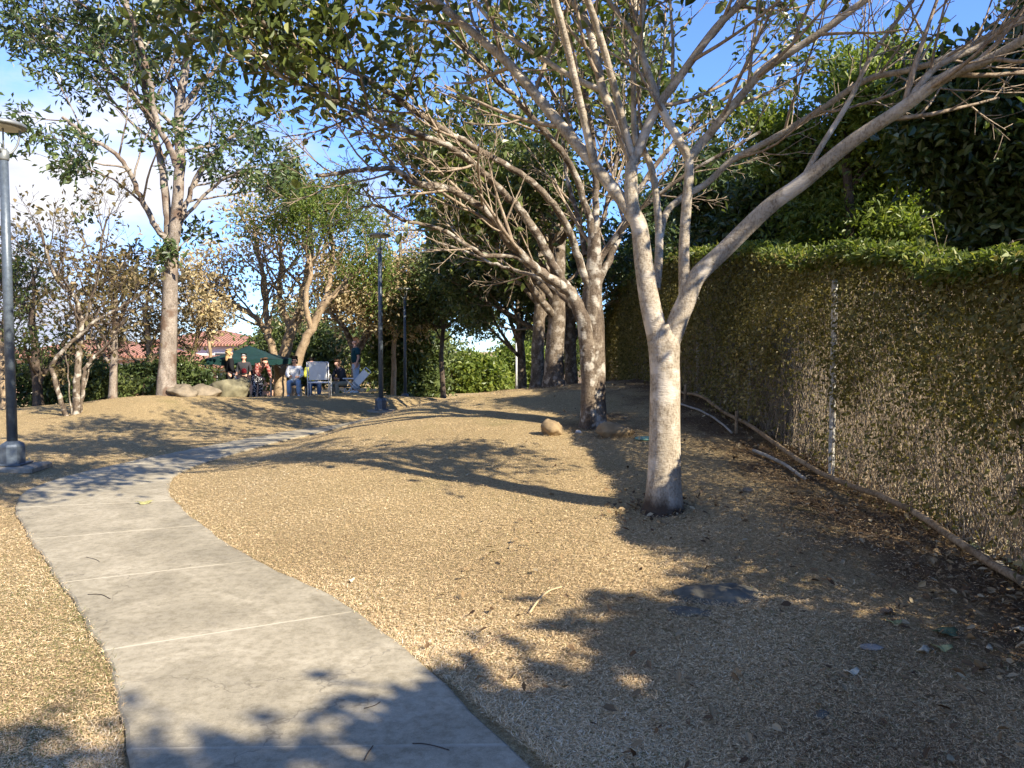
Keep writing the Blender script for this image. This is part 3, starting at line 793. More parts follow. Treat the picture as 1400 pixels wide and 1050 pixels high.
# ---------------------------------------------------------------- bare, many-stemmed tree at the left
K_bare = dict(maxl=3, nch=[0, 5, 4], lr=[.6, .6, .5], ang=[38, 42, 48], up=[.10, .10, .10, .08], wand=.13, tap=.4, rr=.6, t0=.3, seg=.22, la=1, rmin=.0035)
def stem_tree():
    rng = np.random.default_rng(61)
    b = G(104, 566, 13, 17); D = b[1]; s = D / F
    L = []
    def add(pts, w0, w1, nch, ln, t0=.3):
        p, r = limb(pts, D, w0 * s * .36, w1 * s * .40, 5, .01, rng); L.append((p, r, nch, ln, t0))
    add([(104, 574, 0), (104, 560, 0), (106, 520, 0), (108, 480, .05), (111, 450, .05), (107, 420, 0), (98, 400, -.1), (78, 383, -.2), (66, 350, -.3), (52, 305, -.4)], 14, 4, 8, 1.6, .4)
    add([(92, 572, -.1), (86, 556, -.1), (76, 520, -.2), (71, 500, -.2), (88, 478, -.2), (110, 457, -.15), (133, 437, -.1), (160, 423, 0), (190, 402, .1)], 10, 4, 7, 1.4, .5)
    add([(108, 566, .1), (113, 535, .1), (117, 505, .15), (126, 490, .2), (139, 480, .3), (160, 455, .4), (176, 430, .5)], 9, 4, 6, 1.4, .5)
    add([(109, 455, .05), (122, 420, .1), (135, 375, .2), (140, 325, .2), (150, 285, .3)], 8, 3, 8, 1.5, .25)
    add([(98, 570, -.15), (96, 540, -.2), (92, 500, -.2), (90, 470, -.2)], 3, 2, 2, .7)
    add([(100, 572, .2), (112, 548, .25), (122, 500, .3), (126, 440, .3), (124, 380, .3)], 4, 2, 5, 1.0)
    add([(96, 572, .2), (84, 548, .3), (80, 520, .3)], 4, 2.5, 2, .6)
    return tree('bare_tree', b, 'low many stemmed nearly bare tree on the lawn beside the nearest lamp post', 'tree', None, L, K_bare, rng, B_mott, L_brown,
                dict(per=1, size=.13, spread=.08, aspect=.5, flatness=.3, follow=.4), 10, .08, .1, 0, B_dark)
stem_tree()

def generic(name, u, v, depth, H, wd, seed, label, K, bark, leafm, leaf, nl=8, crownlen=(2, 3.5), lean=(0, 0), el=(.4, 1.2), t_lo=.45, cat='tree', group=None, nch=7, twl=1.3, spread_a=(0, 6.28), at=None, sides=9, twigm=None):
    rng = np.random.default_rng(seed)
    p = P(u, v, depth) if at is None else np.array([at[0], at[1], 0.]); p[2] = gz(p[0], p[1])
    pts, rad = trunk_up(p, H, wd / 2, wd * .28, rng, lean, 10, .03 * H / 4)
    L = [(pts, rad, 4, twl * 1.2, .6)]
    for k in range(nl):
        t = rng.uniform(t_lo, 1.0); i = int(t * (len(pts) - 1))
        a = rng.uniform(*spread_a); e = rng.uniform(*el)
        d = np.array([math.cos(a) * math.cos(e), math.sin(a) * math.cos(e), math.sin(e)])
        q, r = long_limb(rng, pts[i], d, rng.uniform(*crownlen), wd * rng.uniform(.15, .27), .015, .03, .08, .3)
        L.append((q, r, nch, twl, .2))
    return tree(name, p, label, cat, group, L, K, rng, bark, leafm, leaf, sides, .06, .25, 0, twigm)

K_mid = dict(maxl=3, nch=[0, 4, 4], lr=[.6, .55, .5], ang=[42, 45, 50], up=[.06, .05, .03, .0], wand=.12, tap=.4, rr=.6, t0=.2, seg=.3, la=3, rmin=.006)

# slim trees between the bare tree and the hedge
generic('slim_tree', 154, 553, 18.2, 2.6, .20, 71, 'slim grey tree in front of the dark hedge, between bare tree and tall trunk', K_bare, B_grey, L_brown, dict(per=2, size=.15, spread=.08), 6, (1.2, 2.4), (.05, 0), (.6, 1.3), .4, nch=6, twl=1.2, twigm=B_dark)
generic('slim_tree', 52, 545, 20.0, 2.8, .26, 73, 'dark creeper clad tree rising from the hedge close to the lamp post', K_bare, B_dark, L_bush, dict(per=2, size=.14, spread=.14), 7, (1.2, 2.2), (0, 0), (.4, 1.2), .1, nch=6, twl=.9)
generic('slim_tree', 213, 540, 23.0, 3.0, .22, 75, 'thin leaning tree in front of the red roofed house, left of the tall trunk', K_bare, B_tan, L_brown, dict(per=2, size=.15, spread=.1), 6, (1.2, 2.2), (-.12, 0), (.5, 1.2), .4, nch=6, twl=1.2, twigm=B_dark)
generic('slim_tree', 247, 536, 24.0, 3.2, .18, 76, 'thin pale tree leaning right beside the tall trunk, before the white house', K_bare, B_tan, L_tan, dict(per=2, size=.16, spread=.1), 6, (1.2, 2.2), (.22, 0), (.5, 1.2), .5, nch=6, twl=1.2, twigm=B_dark)
generic('slim_tree', 286, 534, 26.0, 3.4, .16, 77, 'slender upright tree just left of the green canopy', K_bare, B_tan, L_tan, dict(per=1, size=.17, spread=.15), 7, (1.4, 2.6), (0, 0), (.6, 1.3), .5, nch=6, twl=1.3, twigm=B_dark)
generic('slim_tree', 6, 545, 21.0, 3.0, .22, 78, 'thin pinkish leaved tree behind the nearest lamp post at the edge', K_bare, B_tan, L_tan, dict(per=2, size=.15, spread=.12), 8, (1.5, 2.8), (0, 0), (.6, 1.3), .4, nch=6, twl=1.3, twigm=B_dark)

# the yellowing tree with spreading limbs behind the canopy
def yellow_tree():
    rng = np.random.default_rng(81)
    D = 27.5; b = P(385, 545, D); b[2] = gz(b[0], b[1]); s = D / F
    L = []
    def add(pts, w0, w1, nch, ln, t0=.3):
        p, r = limb(pts, D, w0 * s / 2, w1 * s / 2, 5, .02, rng); L.append((p, r, nch, ln, t0))
    add([(383, 560, 0), (383, 535, 0), (386, 500, 0), (394, 465, 0), (404, 440, 0), (411, 420, 0), (418, 383, .2), (425, 340, .3), (420, 300, .4)], 19, 6, 8, 3.0, .45)
    add([(384, 525, 0), (378, 495, -.2), (371, 472, -.3), (358, 445, -.5), (345, 430, -.7), (318, 415, -1), (295, 400, -1.3)], 13, 4, 8, 2.8, .35)
    add([(368, 465, -.3), (364, 430, -.2), (362, 390, -.1), (352, 345, -.1), (345, 300, 0)], 9, 4, 8, 3.0, .25)
    add([(398, 452, 0), (388, 425, .3), (382, 390, .4), (385, 350, .5), (378, 300, .5)], 9, 4, 8, 3.0, .25)
    return tree('yellow_tree', b, 'yellowing tree with thick spreading tan limbs behind the green canopy', 'tree', None, L, K_mid, rng, B_tan, L_tan,
                dict(per=2, size=.19, spread=.32, aspect=.45, flatness=.3), 11, .05, .2, 0, B_tan)
yellow_tree()
def feather_tree():
    rng = np.random.default_rng(83)
    D = 25.0; b = P(404, 545, D); b[2] = gz(b[0], b[1]); s = D / F
    L = []
    def add(pts, w0, w1, nch, ln, t0=.3):
        p, r = limb(pts, D, w0 * s / 2, w1 * s / 2, 5, .02, rng); L.append((p, r, nch, ln, t0))
    add([(402, 560, 0), (403, 525, 0), (408, 490, 0), (420, 460, 0), (436, 428, 0), (452, 408, 0), (467, 395, 0), (490, 370, .2), (510, 335, .4)], 15, 5, 7, 2.6, .5)
    add([(436, 428, 0), (448, 395, .2), (455, 350, .3), (450, 310, .3), (440, 270, .3)], 8, 4, 8, 2.6, .35)
    add([(425, 450, 0), (418, 410, -.2), (425, 365, -.3), (415, 320, -.4), (400, 285, -.5)], 8, 4, 8, 2.4, .4)
    return tree('feathery_tree', b, 'leaning tree with feathery light green leaves above the seated people', 'tree', None, L, K_mid, rng, B_tan, L_fern,
                dict(per=13, size=.15, spread=.24, aspect=.32, flatness=.5), 10, .05, .2, 0, B_tan)
feather_tree()
generic('airy_tree', 538, 535, 32.0, 4.6, .26, 87, 'airy straw coloured tree between the two farther lamp posts, above the evergreen', K_mid, B_tan, L_tan, dict(per=3, size=.2, spread=.3), 9, (1.6, 3.0), (0, 0), (.2, 1.2), .55, nch=7, twl=1.7, twigm=B_tan)
generic('airy_tree', 606, 532, 30.0, 4.4, .24, 88, 'airy green tree right of the third lamp post, its crown above the sky gap', K_mid, B_dark, L_bush, dict(per=4, size=.17, spread=.22), 9, (1.4, 2.4), (0, 0), (.25, 1.2), .6, nch=7, twl=1.3)
def fork_far():
    rng = np.random.default_rng(85)
    D = 31.0; b = P(486, 545, D); b[2] = gz(b[0], b[1]); s = D / F
    L = []
    def add(pts, w0, w1, nch, ln, t0=.3):
        p, r = limb(pts, D, w0 * s / 2, w1 * s / 2, 5, .02, rng); L.append((p, r, nch, ln, t0))
    add([(486, 560, 0), (486, 520, 0), (485, 485, 0), (478, 465, 0), (468, 445, 0), (455, 430, 0), (450, 405, 0), (446, 370, 0)], 11, 4, 7, 2.4, .5)
    add([(485, 490, 0), (495, 468, 0), (510, 447, 0), (525, 432, 0), (532, 408, 0), (545, 370, 0), (548, 320, .1)], 11, 4, 8, 2.6, .35)
    add([(527, 428, 0), (555, 410, .1), (590, 395, .2), (615, 380, .3)], 5, 3, 6, 2.2, .2)
    return tree('forked_tree', b, 'brown tree forking low behind the standing man', 'tree', None, L, K_mid, rng, B_shade, L_tan,
                dict(per=4, size=.18, spread=.3, aspect=.45, flatness=.3), 10, .05, .2, 0, B_tan)
fork_far()
# ================================================================== chain link fence and the creeper on it
FX = 3.3
def top_z(y):
    return np.interp(y, [-6, 0, 4.76, 7.3, 9.5, 11.7, 14.5, 18, 22, 24.3, 25.6, 26.4], [2.2, 2.15, 2.2, 2.55, 2.88, 3.15, 3.45, 3.55, 3.35, 2.85, 2.1, 1.2])

def gfence(y):
    return ground(np.full(np.shape(y), FX) if np.ndim(y) else FX, y)

M_galv = plain('galvanised_wire', (.30, .29, .27), .5, .4, .6, .2, 30)
M_post = plain('worn_white_post', (.40, .385, .34), .6, .3, .1, .5, 22, .3)
def build_fence():
    root = empty('chain_link_fence', (FX, 10, gz(FX, 10)), 'rusty grey chain link fence with pale round posts, overgrown by dry creeper', 'fence')
    y0, y1 = -5.5, 26.0
    ps = .062
    polys = []
    for sgn in (1, -1):
        for yy in np.arange(y0 - 3, y1 + 3, ps):
            # a wire climbing at 45 degrees, clipped to the netting's height
            t = np.linspace(0, 2.4, 5)
            ys = yy + sgn * t
            ok = (ys > y0) & (ys < y1)
            if ok.sum() < 2: continue
            ys, t = ys[ok], t[ok]
            z = gfence(ys) + .03 + t
            lim = np.minimum(top_z(ys) - .25, gfence(ys) + 2.05)
            k = z < lim
            if k.sum() < 2: continue
            ys, z = ys[k], z[k]
            polys.append((np.c_[np.full(len(ys), FX - .065) + .003 * sgn, ys, z], .0017, 3))
    tubes('wire_netting', polys, M_galv, root)
    for yy in np.arange(7.3 - 2.85 * 4, 25, 2.85):
        PX = FX - (.125 if abs(yy - 7.3) < .1 else .03); z0 = gz(PX, yy); h = min(1.93, float(top_z(yy)) - z0 - .15)
        pts = [(PX, yy, z0 - .15), (PX, yy, z0 + h), (PX, yy, z0 + h + .025), (PX, yy, z0 + h + .03)]
        p = tubes('post', [(np.array(pts), np.array([.030, .030, .025, .002]), 10)], M_post, root)
        for q in (.35, 1.05, 1.6):
            ring = [(PX, yy, z0 + q), (PX, yy, z0 + q + .035)]
            tubes('clamp', [(np.array(ring), np.array([.035, .035]), 10)], M_galv, p)
build_fence()

V_leaf = leaf_mat('creeper_leaf', [(0, (.06, .050, .020)), (.25, (.105, .10, .030)), (.5, (.165, .155, .050)), (.8, (.29, .25, .10)), (1, (.50, .42, .23))], .45, .45, .35, (1.2, 1.1, .5))
V_top = leaf_mat('creeper_top_leaf', [(0, (.06, .085, .018)), (.4, (.11, .15, .03)), (.8, (.18, .21, .045)), (1, (.30, .29, .08))], .4, .45, .3)
V_stem = bark_mat('creeper_stem', (.20, .155, .105), (.38, .305, .21), (.55, .46, .34), 9, .4, .9, None, .2, 60)

def build_creeper():
    rng = np.random.default_rng(101)
    root = empty('creeper', (FX, 9, gz(FX, 9)), 'long wall of half dry green and brown creeper covering the fence', 'creeper')
    # --- dry upright stems, thick on the ground, ragged above
    polys = []
    n = 4200
    ys = 3.2 * (27. / 3.2) ** rng.random(n * 2 // 3)
    ys = np.r_[ys, rng.uniform(-5.5, 26, n // 3)]
    zb = gfence(ys); zt = top_z(ys)
    for y, a, b in zip(ys, zb, zt):
        if b - a < .4: continue
        x = FX + rng.uniform(-.12, .26)
        h0 = a + (0 if rng.random() < .6 else rng.uniform(0, .6) * (b - a))
        ln = rng.uniform(.35, 1.1) if rng.random() < .7 else rng.uniform(1.0, 2.0)
        h1 = min(h0 + ln, b - .1)
        m = 5
        z = np.linspace(h0, h1, m)
        dx = np.cumsum(rng.normal(size=m) * .028); dy = np.cumsum(rng.normal(size=m) * .06) + rng.normal() * .22 * np.linspace(0, 1, m)
        polys.append((np.c_[x + dx, y + dy, z], np.linspace(.0036, .0016, m) * (1 + .035 * max(y - 4, 0)), 3))
    # slanting runners
    for q in range(1500):
        y = 3.0 * (26. / 3.0) ** rng.random(); a, b = gz(FX, y), float(top_z(y))
        m = 6; z = a + rng.uniform(.1, .95) * (b - a) + np.cumsum(rng.normal(size=m) * .07)
        yy = y + np.linspace(0, rng.uniform(-.8, .8), m)
        polys.append((np.c_[FX + rng.uniform(-.14, .2) + np.cumsum(rng.normal(size=m) * .02), yy, z], np.full(m, .002) * (1 + .03 * max(y - 4, 0)), 3))
    tubes('stem_tangle', polys, V_stem, root)
    # --- leaves of the face: thick above, thin below; clumped
    N = 140000
    y = np.r_[3.4 * (26.3 / 3.4) ** rng.random(N * 3 // 4), rng.uniform(-5.5, 26.3, N // 4)]
    a = gfence(y); b = top_z(y)
    h = rng.random(len(y))
    clump = (np.sin(y * 2.7 + 2 * np.sin(h * 5 + y * .7)) + np.sin(y * 5.9 + h * 9) + np.sin(h * 13 - y * 3.3)) / 3
    far = smooth(13, 19, y)
    dens = .10 + .72 * smooth(.28, .75, h + .22 * clump) + .32 * smooth(.15, .7, clump) + .4 * smooth(8, 11, y)
    dens = np.clip(dens * (1 - .0 * far) + far * .5, 0, 1)
    keep = rng.random(len(y)) < dens
    y, a, b, h = y[keep], a[keep], b[keep], h[keep]; n = len(y)
    bulge = .10 + .22 * np.sin(np.clip(h, 0, 1) * np.pi * .8) + .12 * np.sin(y * 1.3 + h * 3)
    x = FX + rng.normal(size=n) * .11 - bulge * rng.random(n) * .8 + .05
    p = np.c_[x, y, a + h * (b - a)]
    D = norm(rand_dir(rng, n) + np.array([-.35, 0, -.75])); Nn = norm(rand_dir(rng, n) * .8 + np.array([-.6, -.2, .3]))
    L = (.026 + .026 * rng.random(n)) * (1 + .055 * np.maximum(np.abs(y) - 4, 0))
    Vv, Q, k = leaf_arrays(p, D, Nn, L, L * rng.uniform(.45, .75, n), False, .15, .15)
    zone = .5 + .5 * np.sin(y * .9 + 1.5 * np.sin(h * 3 + y * .5))
    t = np.clip(.60 * rng.random(n) + .22 * zone + .25 * (1 - h), 0, 1)
    np_mesh('foliage', Vv, Q, V_leaf, root, {'tint': np.repeat(t, k)}, False)
    # --- the thick near end of the creeper, outside the frame, whose shade lies on the lawn
    n = 30000
    y = rng.uniform(-5.5, 4.5, n); a = gfence(y); b = top_z(y); h = rng.random(n)
    p = np.c_[FX + rng.normal(size=n) * .12, y, a + h * (b - a)]
    D = norm(rand_dir(rng, n) + np.array([-.35, 0, -.75])); Nn = norm(rand_dir(rng, n) + np.array([-.5, 0, .3])); L = rng.uniform(.05, .10, n)
    Vv, Q, k = leaf_arrays(p, D, Nn, L, L * .6, False, .15, .15)
    np_mesh('dense_foliage', Vv, Q, V_leaf, root, {'tint': np.repeat(rng.random(n), k)}, False)
    # --- the lush overhanging top
    N = 24000
    y = np.r_[1 / rng.uniform(1 / 26.2, 1 / 3.4, N * 2 // 3), rng.uniform(-5.5, 26.2, N // 3)]
    n = len(y); b = top_z(y)
    lump = .10 * np.sin(y * 2.1) + .07 * np.sin(y * 5.3 + 1) + .05 * np.sin(y * 11.)
    th = rng.uniform(0, 2 * np.pi, n); rr = np.sqrt(rng.random(n))
    x = FX - .05 + (.24 + .06 * np.sin(y * 1.7)) * rr * np.cos(th)
    z = b - .03 + lump * .45 + (.085 + .02 * np.sin(y * 3.7)) * rr * np.sin(th) - .25 * np.clip(FX - .25 - x, 0, 1) ** 1.0
    p = np.c_[x, y, z]
    D = norm(rand_dir(rng, n) + np.array([-.2, -.1, .15])); Nn = norm(rand_dir(rng, n) * .6 + np.array([-.1, -.2, .8]))
    L = (.04 + .04 * rng.random(n)) * (1 + .055 * np.maximum(np.abs(y) - 4, 0))
    Vv, Q, k = leaf_arrays(p, D, Nn, L, L * rng.uniform(.35, .55, n), False, .2, .12)
    np_mesh('top_growth', Vv, Q, V_top, root, {'tint': np.repeat(rng.random(n), k)}, False)
build_creeper()

# ================================================================== trees and shrubs beyond the fence
K_dense = dict(maxl=3, nch=[0, 5, 4], lr=[.6, .55, .5], ang=[45, 48, 50], up=[.05, .03, .0, -.03], wand=.12, tap=.42, rr=.6, t0=.15, seg=.28, la=3, rmin=.005)
generic('broadleaf_tree', 0, 0, 0, 4.2, .30, 111, 'very dark broad leaved tree towering over the near creeper', K_dense, B_dark, L_deep,
        dict(per=14, size=.125, spread=.17, aspect=.48, flatness=.35, follow=.4, six=True), 18, (.9, 1.6), (0, 0), (-.1, 1.2), .25, nch=8, twl=.85, at=(6.6, 9.2))
generic('broadleaf_tree', 0, 0, 0, 5.0, .30, 112, 'tall dark tree whose top shows behind the broad leaved one', K_dense, B_dark, L_deep,
        dict(per=10, size=.16, spread=.18, aspect=.48, flatness=.35, follow=.4), 16, (1.4, 2.4), (0, 0), (-.1, 1.2), .28, nch=8, twl=1.15, at=(10.2, 14.6))
generic('broadleaf_tree', 0, 0, 0, 5.6, .32, 119, 'tallest dark tree by the creeper, its crown mostly above the frame', K_dense, B_dark, L_deep,
        dict(per=9, size=.15, spread=.18, aspect=.48, flatness=.35, follow=.4), 16, (1.0, 1.8), (0, 0), (-.1, 1.2), .45, nch=8, twl=1.0, at=(7.4, 7.4))
generic('light_green_tree', 0, 0, 0, 5.6, .24, 113, 'sunlit yellow green tree over the middle of the creeper, beside a sky gap', K_dense, B_dark, L_light,
        dict(per=10, size=.13, spread=.17, aspect=.42, flatness=.4, follow=.45), 16, (1.0, 2.0), (0, 0), (0, 1.2), .28, nch=8, twl=1.0, at=(5.9, 13.4))
generic('broadleaf_tree', 0, 0, 0, 4.4, .28, 114, 'dark green tree over the creeper, just right of the front forked tree', K_dense, B_dark, L_dark,
        dict(per=8, size=.18, spread=.18, aspect=.45, flatness=.35, follow=.4), 15, (1.2, 2.2), (0, 0), (-.05, 1.2), .28, nch=8, twl=1.1, at=(5.6, 17.0))
generic('broadleaf_tree', 0, 0, 0, 4.6, .3, 115, 'dark tree showing over the far end of the creeper wall', K_dense, B_dark, L_dark,
        dict(per=8, size=.2, spread=.2, aspect=.45, flatness=.35, follow=.4), 13, (1.3, 2.4), (0, 0), (0, 1.2), .3, nch=7, twl=1.2, at=(5.4, 23.0))
# trees standing behind the photographer, beyond the fence: their shade lies across the near lawn and path
generic('shade_tree', 0, 0, 0, 5.2, .34, 117, 'dark broad leaved tree behind the photographer, shading the near end of the path', K_dense, B_dark, L_deep,
        dict(per=12, size=.2, spread=.24, aspect=.55, flatness=.5, follow=.4), 13, (1.3, 2.3), (0, 0), (0.1, 1.2), .5, nch=7, twl=1.2, at=(5.8, -4.6))
generic('shade_tree', 0, 0, 0, 3.2, .26, 118, 'lower broad leaved tree behind the photographer, close to the fence', K_dense, B_dark, L_deep,
        dict(per=7, size=.2, spread=.2, aspect=.55, flatness=.5, follow=.4), 11, (1.0, 1.7), (0, 0), (0.0, 1.2), .5, nch=7, twl=.9, at=(4.7, -.9))

def shrub(name, at, r, h, seed, label, mat, size, n=5000, group=None, stem=8, aspect=.5, cat='shrub'):
    rng = np.random.default_rng(seed)
    b = np.array([at[0], at[1], gz(*at)])
    root = empty(name, b, label, cat, group)
    T = newT()
    K = dict(maxl=2, nch=[4, 4], lr=[.6, .5], ang=[40, 45], up=[.05, .04, 0], wand=.14, tap=.4, rr=.6, t0=.2, seg=.25, la=3, rmin=.005)
    for k in range(stem):
        a = rng.uniform(0, 6.28); e = rng.uniform(.25, 1.5)
        d = np.array([math.cos(a) * math.cos(e) * r / h * 1.6, math.sin(a) * math.cos(e) * r / h * 1.6, math.sin(e)])
        Lh = h * .72 * (.6 + .4 * math.sin(e))
        grow(T, b + np.array([rng.normal() * r * .15, rng.normal() * r * .15, -.05]), d, Lh, .022, 0, K, rng)
    tubes('branchwork', T['polys'], B_dark, root)
    per = max(2, n // max(1, len(T['anch'])))
    leaves('foliage', T['anch'], T['adir'], rng, per, size, mat, root, spread=r * .17, aspect=aspect, flatness=.35, follow=.35)
    return root
shrub('shrub', (4.6, 10.5), .9, 2.0, 120, 'dark shrub pressed against the back of the fence, beneath the towering dark tree', L_dark, .12, 5000)
shrub('shrub', (4.7, 13.6), .9, 2.3, 121, 'dark shrub behind the fence, beneath the yellow green tree', L_dark, .13, 5000)
shrub('shrub', (4.6, 17.5), 1.0, 2.4, 122, 'dark shrub behind the fence near the crest of the lawn', L_dark, .15, 5000)
shrub('shrub', (6.4, 9.0), .9, 1.9, 123, 'low dark shrub behind the fence under the nearer dark tree', L_dark, .12, 4500)

# ================================================================== background: left hedge, shrubs, distant trees
def hedge(name, a, b, h, w, seed, label, mat, size, n):
    rng = np.random.default_rng(seed)
    a, b = np.array(a), np.array(b); ln = np.linalg.norm(b - a); dr = (b - a) / ln; nr = np.array([-dr[1], dr[0]])
    c = (a + b) / 2
    root = empty(name, (c[0], c[1], gz(c[0], c[1])), label, 'hedge')
    t = rng.random(n); s = rng.uniform(-1, 1, n); hh = rng.random(n) ** .7
    top = h * (1 + .12 * np.sin(t * ln * 1.7) + .07 * np.sin(t * ln * 4.3 + 1) + .05 * np.sin(t * ln * 9))
    xy = a + np.outer(t * ln, dr) + np.outer(s * w * (.75 + .3 * np.sin(t * ln * 3 + hh * 4) * .5), nr)
    z = ground(xy[:, 0], xy[:, 1]) + hh * top
    p = np.c_[xy, z]
    D = norm(rand_dir(rng, n) + np.array([0, 0, .2])); N = norm(rand_dir(rng, n) + np.array([0, 0, .5]))
    L = size * rng.uniform(.6, 1.3, n)
    V, Q, k = leaf_arrays(p, D, N, L, L * .55)
    np_mesh('foliage', V, Q, mat, root, {'tint': np.repeat(np.clip(rng.random(n) * .7 + .3 * (np.sin(t * ln * 2.3) * .5 + .5), 0, 1), k)}, False)
    polys = []
    for q in range(int(ln * 5)):
        u = rng.random() * ln; o = rng.uniform(-w, w) * .6
        p0 = a + dr * u + nr * o; z0 = gz(p0[0], p0[1])
        m = 4; zz = np.linspace(-.05, h * .8, m)
        polys.append((np.c_[p0[0] + np.cumsum(rng.normal(size=m) * .06), p0[1] + np.cumsum(rng.normal(size=m) * .06), z0 + zz], np.linspace(.02, .006, m), 4))
    tubes('hedge_stems', polys, B_dark, root)  # the hedge's own upright stems, loose pieces in one mesh
    return root
hedge('hedge', (6.2, 1.5), (6.2, 15.5), 2.3, .55, 130, 'dark hedge beyond the creeper, glimpsed through the chain link netting', L_dark, .12, 26000)
hedge('hedge', (-19, 20.5), (-9.6, 23.5), 1.15, .6, 131, 'low dense dark green hedge along the lawn edge behind the bare tree', L_dark, .13, 26000)
shrub('bush', (-11.2, 20.2), .9, 1.3, 133, 'bright leafy green bush right beside the bare tree, before the hedge', L_bush, .12, 4200)
shrub('bush', (-10.6, 23.6), 1.1, 2.0, 134, 'olive leafy bush under the red roof left of the tall trunk', L_bush, .13, 4200)
shrub('bush', (-13.6, 22.8), 1.0, 2.2, 135, 'olive creeper covered bush standing left of the bare tree', L_bush, .13, 4000)
shrub('bush', (-11.9, 26.5), 1.1, 1.9, 136, 'pale yellowish reed like bush between the tall trunk and the big boulder', L_fern, .16, 4500, aspect=.14)
shrub('bush', (-11.1, 27.2), 1.0, 1.7, 137, 'yellowish reed like bush directly left of the green canopy', L_fern, .16, 4000, aspect=.14)

generic('evergreen_tree', 562, 530, 34, 2.9, .5, 141, 'dense dark evergreen tree between the two farther lamp posts, foliage to the ground', K_dense, B_dark, L_bush,
        dict(per=5, size=.26, spread=.3, aspect=.5, flatness=.3), 15, (.7, 1.3), (0, 0), (-.35, 1.2), .05, nch=7, twl=.9)
generic('light_green_tree', 652, 525, 42, 1.2, .3, 142, 'sunlit round green tree below the blue sky gap at the end of the lawn', K_dense, B_dark, L_light,
        dict(per=4, size=.27, spread=.3, aspect=.5, flatness=.4), 13, (.8, 1.3), (0, 0), (-.2, 1.2), .12, nch=6, twl=.8)
generic('light_green_tree', 610, 527, 46, 1.2, .3, 143, 'small yellow green tree behind the white board, left of the round one', K_dense, B_dark, L_light,
        dict(per=4, size=.28, spread=.3, aspect=.5, flatness=.4), 11, (.6, 1.0), (0, 0), (-.2, 1.2), .12, nch=6, twl=.7)
generic('light_green_tree', 712, 522, 44, 1.5, .3, 144, 'low yellow green tree seen under the boughs, left of the dark crest trunks', K_dense, B_dark, L_light,
        dict(per=4, size=.27, spread=.3, aspect=.5, flatness=.4), 11, (.9, 1.4), (0, 0), (-.2, 1.2), .12, nch=6, twl=.9)
# a belt of trees far behind, each its own crown
belt = [(-14.5, 57, 'tan'), (-9.5, 62, 'olive'), (-10.6, 38.5, 'bush'), (-6.2, 42, 'bush'), (3.0, 58, 'olive'), (-8.7, 50, 'bush'), (8.5, 48, 'dark'), (8.3, 36, 'olive')]
blab = ['straw coloured tree between the houses and the yellowing tree', 'olive tree showing behind the canopy roof', 'mid green tree straight behind the seated people', 'green leafy tree behind the white chair',
        'olive distant tree closing the view behind the crest trunks', 'mid green distant tree behind the standing man', 'dark distant tree beyond the end of the creeper', 'olive tree past the end of the fence']
bm = dict(olive=L_olive, dark=L_dark, tan=L_tan, bush=L_bush)
for q, ((x, y, m), lb) in enumerate(zip(belt, blab)):
    generic('distant_tree', 0, 0, 0, [2.6, 3.0, 2.4, 2.8][q % 4] * (1.1 if y > 50 else .8), .4, 150 + q, lb, K_mid, B_tan if m == 'tan' else B_dark, bm[m],
            dict(per=4 if m != 'tan' else 3, size=.34 if y > 45 else .26, spread=.4, aspect=.5, flatness=.35), 10, (1.8, 3.0), (0, 0), (-.1, 1.2), .2, nch=6, twl=1.9, at=(x, y), sides=7, group='trees far behind the lawn')
# crowns that reach into the frame at the upper left from trees standing outside it
generic('broadleaf_tree', 0, 0, 0, 5.2, .3, 171, 'tree outside the frame whose small leaved bough hangs over the nearest lamp', K_left, B_grey, L_dark,
        dict(per=5, size=.12, spread=.14, aspect=.4, flatness=.4, down=.2), 10, (2.2, 3.4), (0, 0), (-.1, .8), .55, nch=7, twl=1.3, at=(-12.6, 11.8))
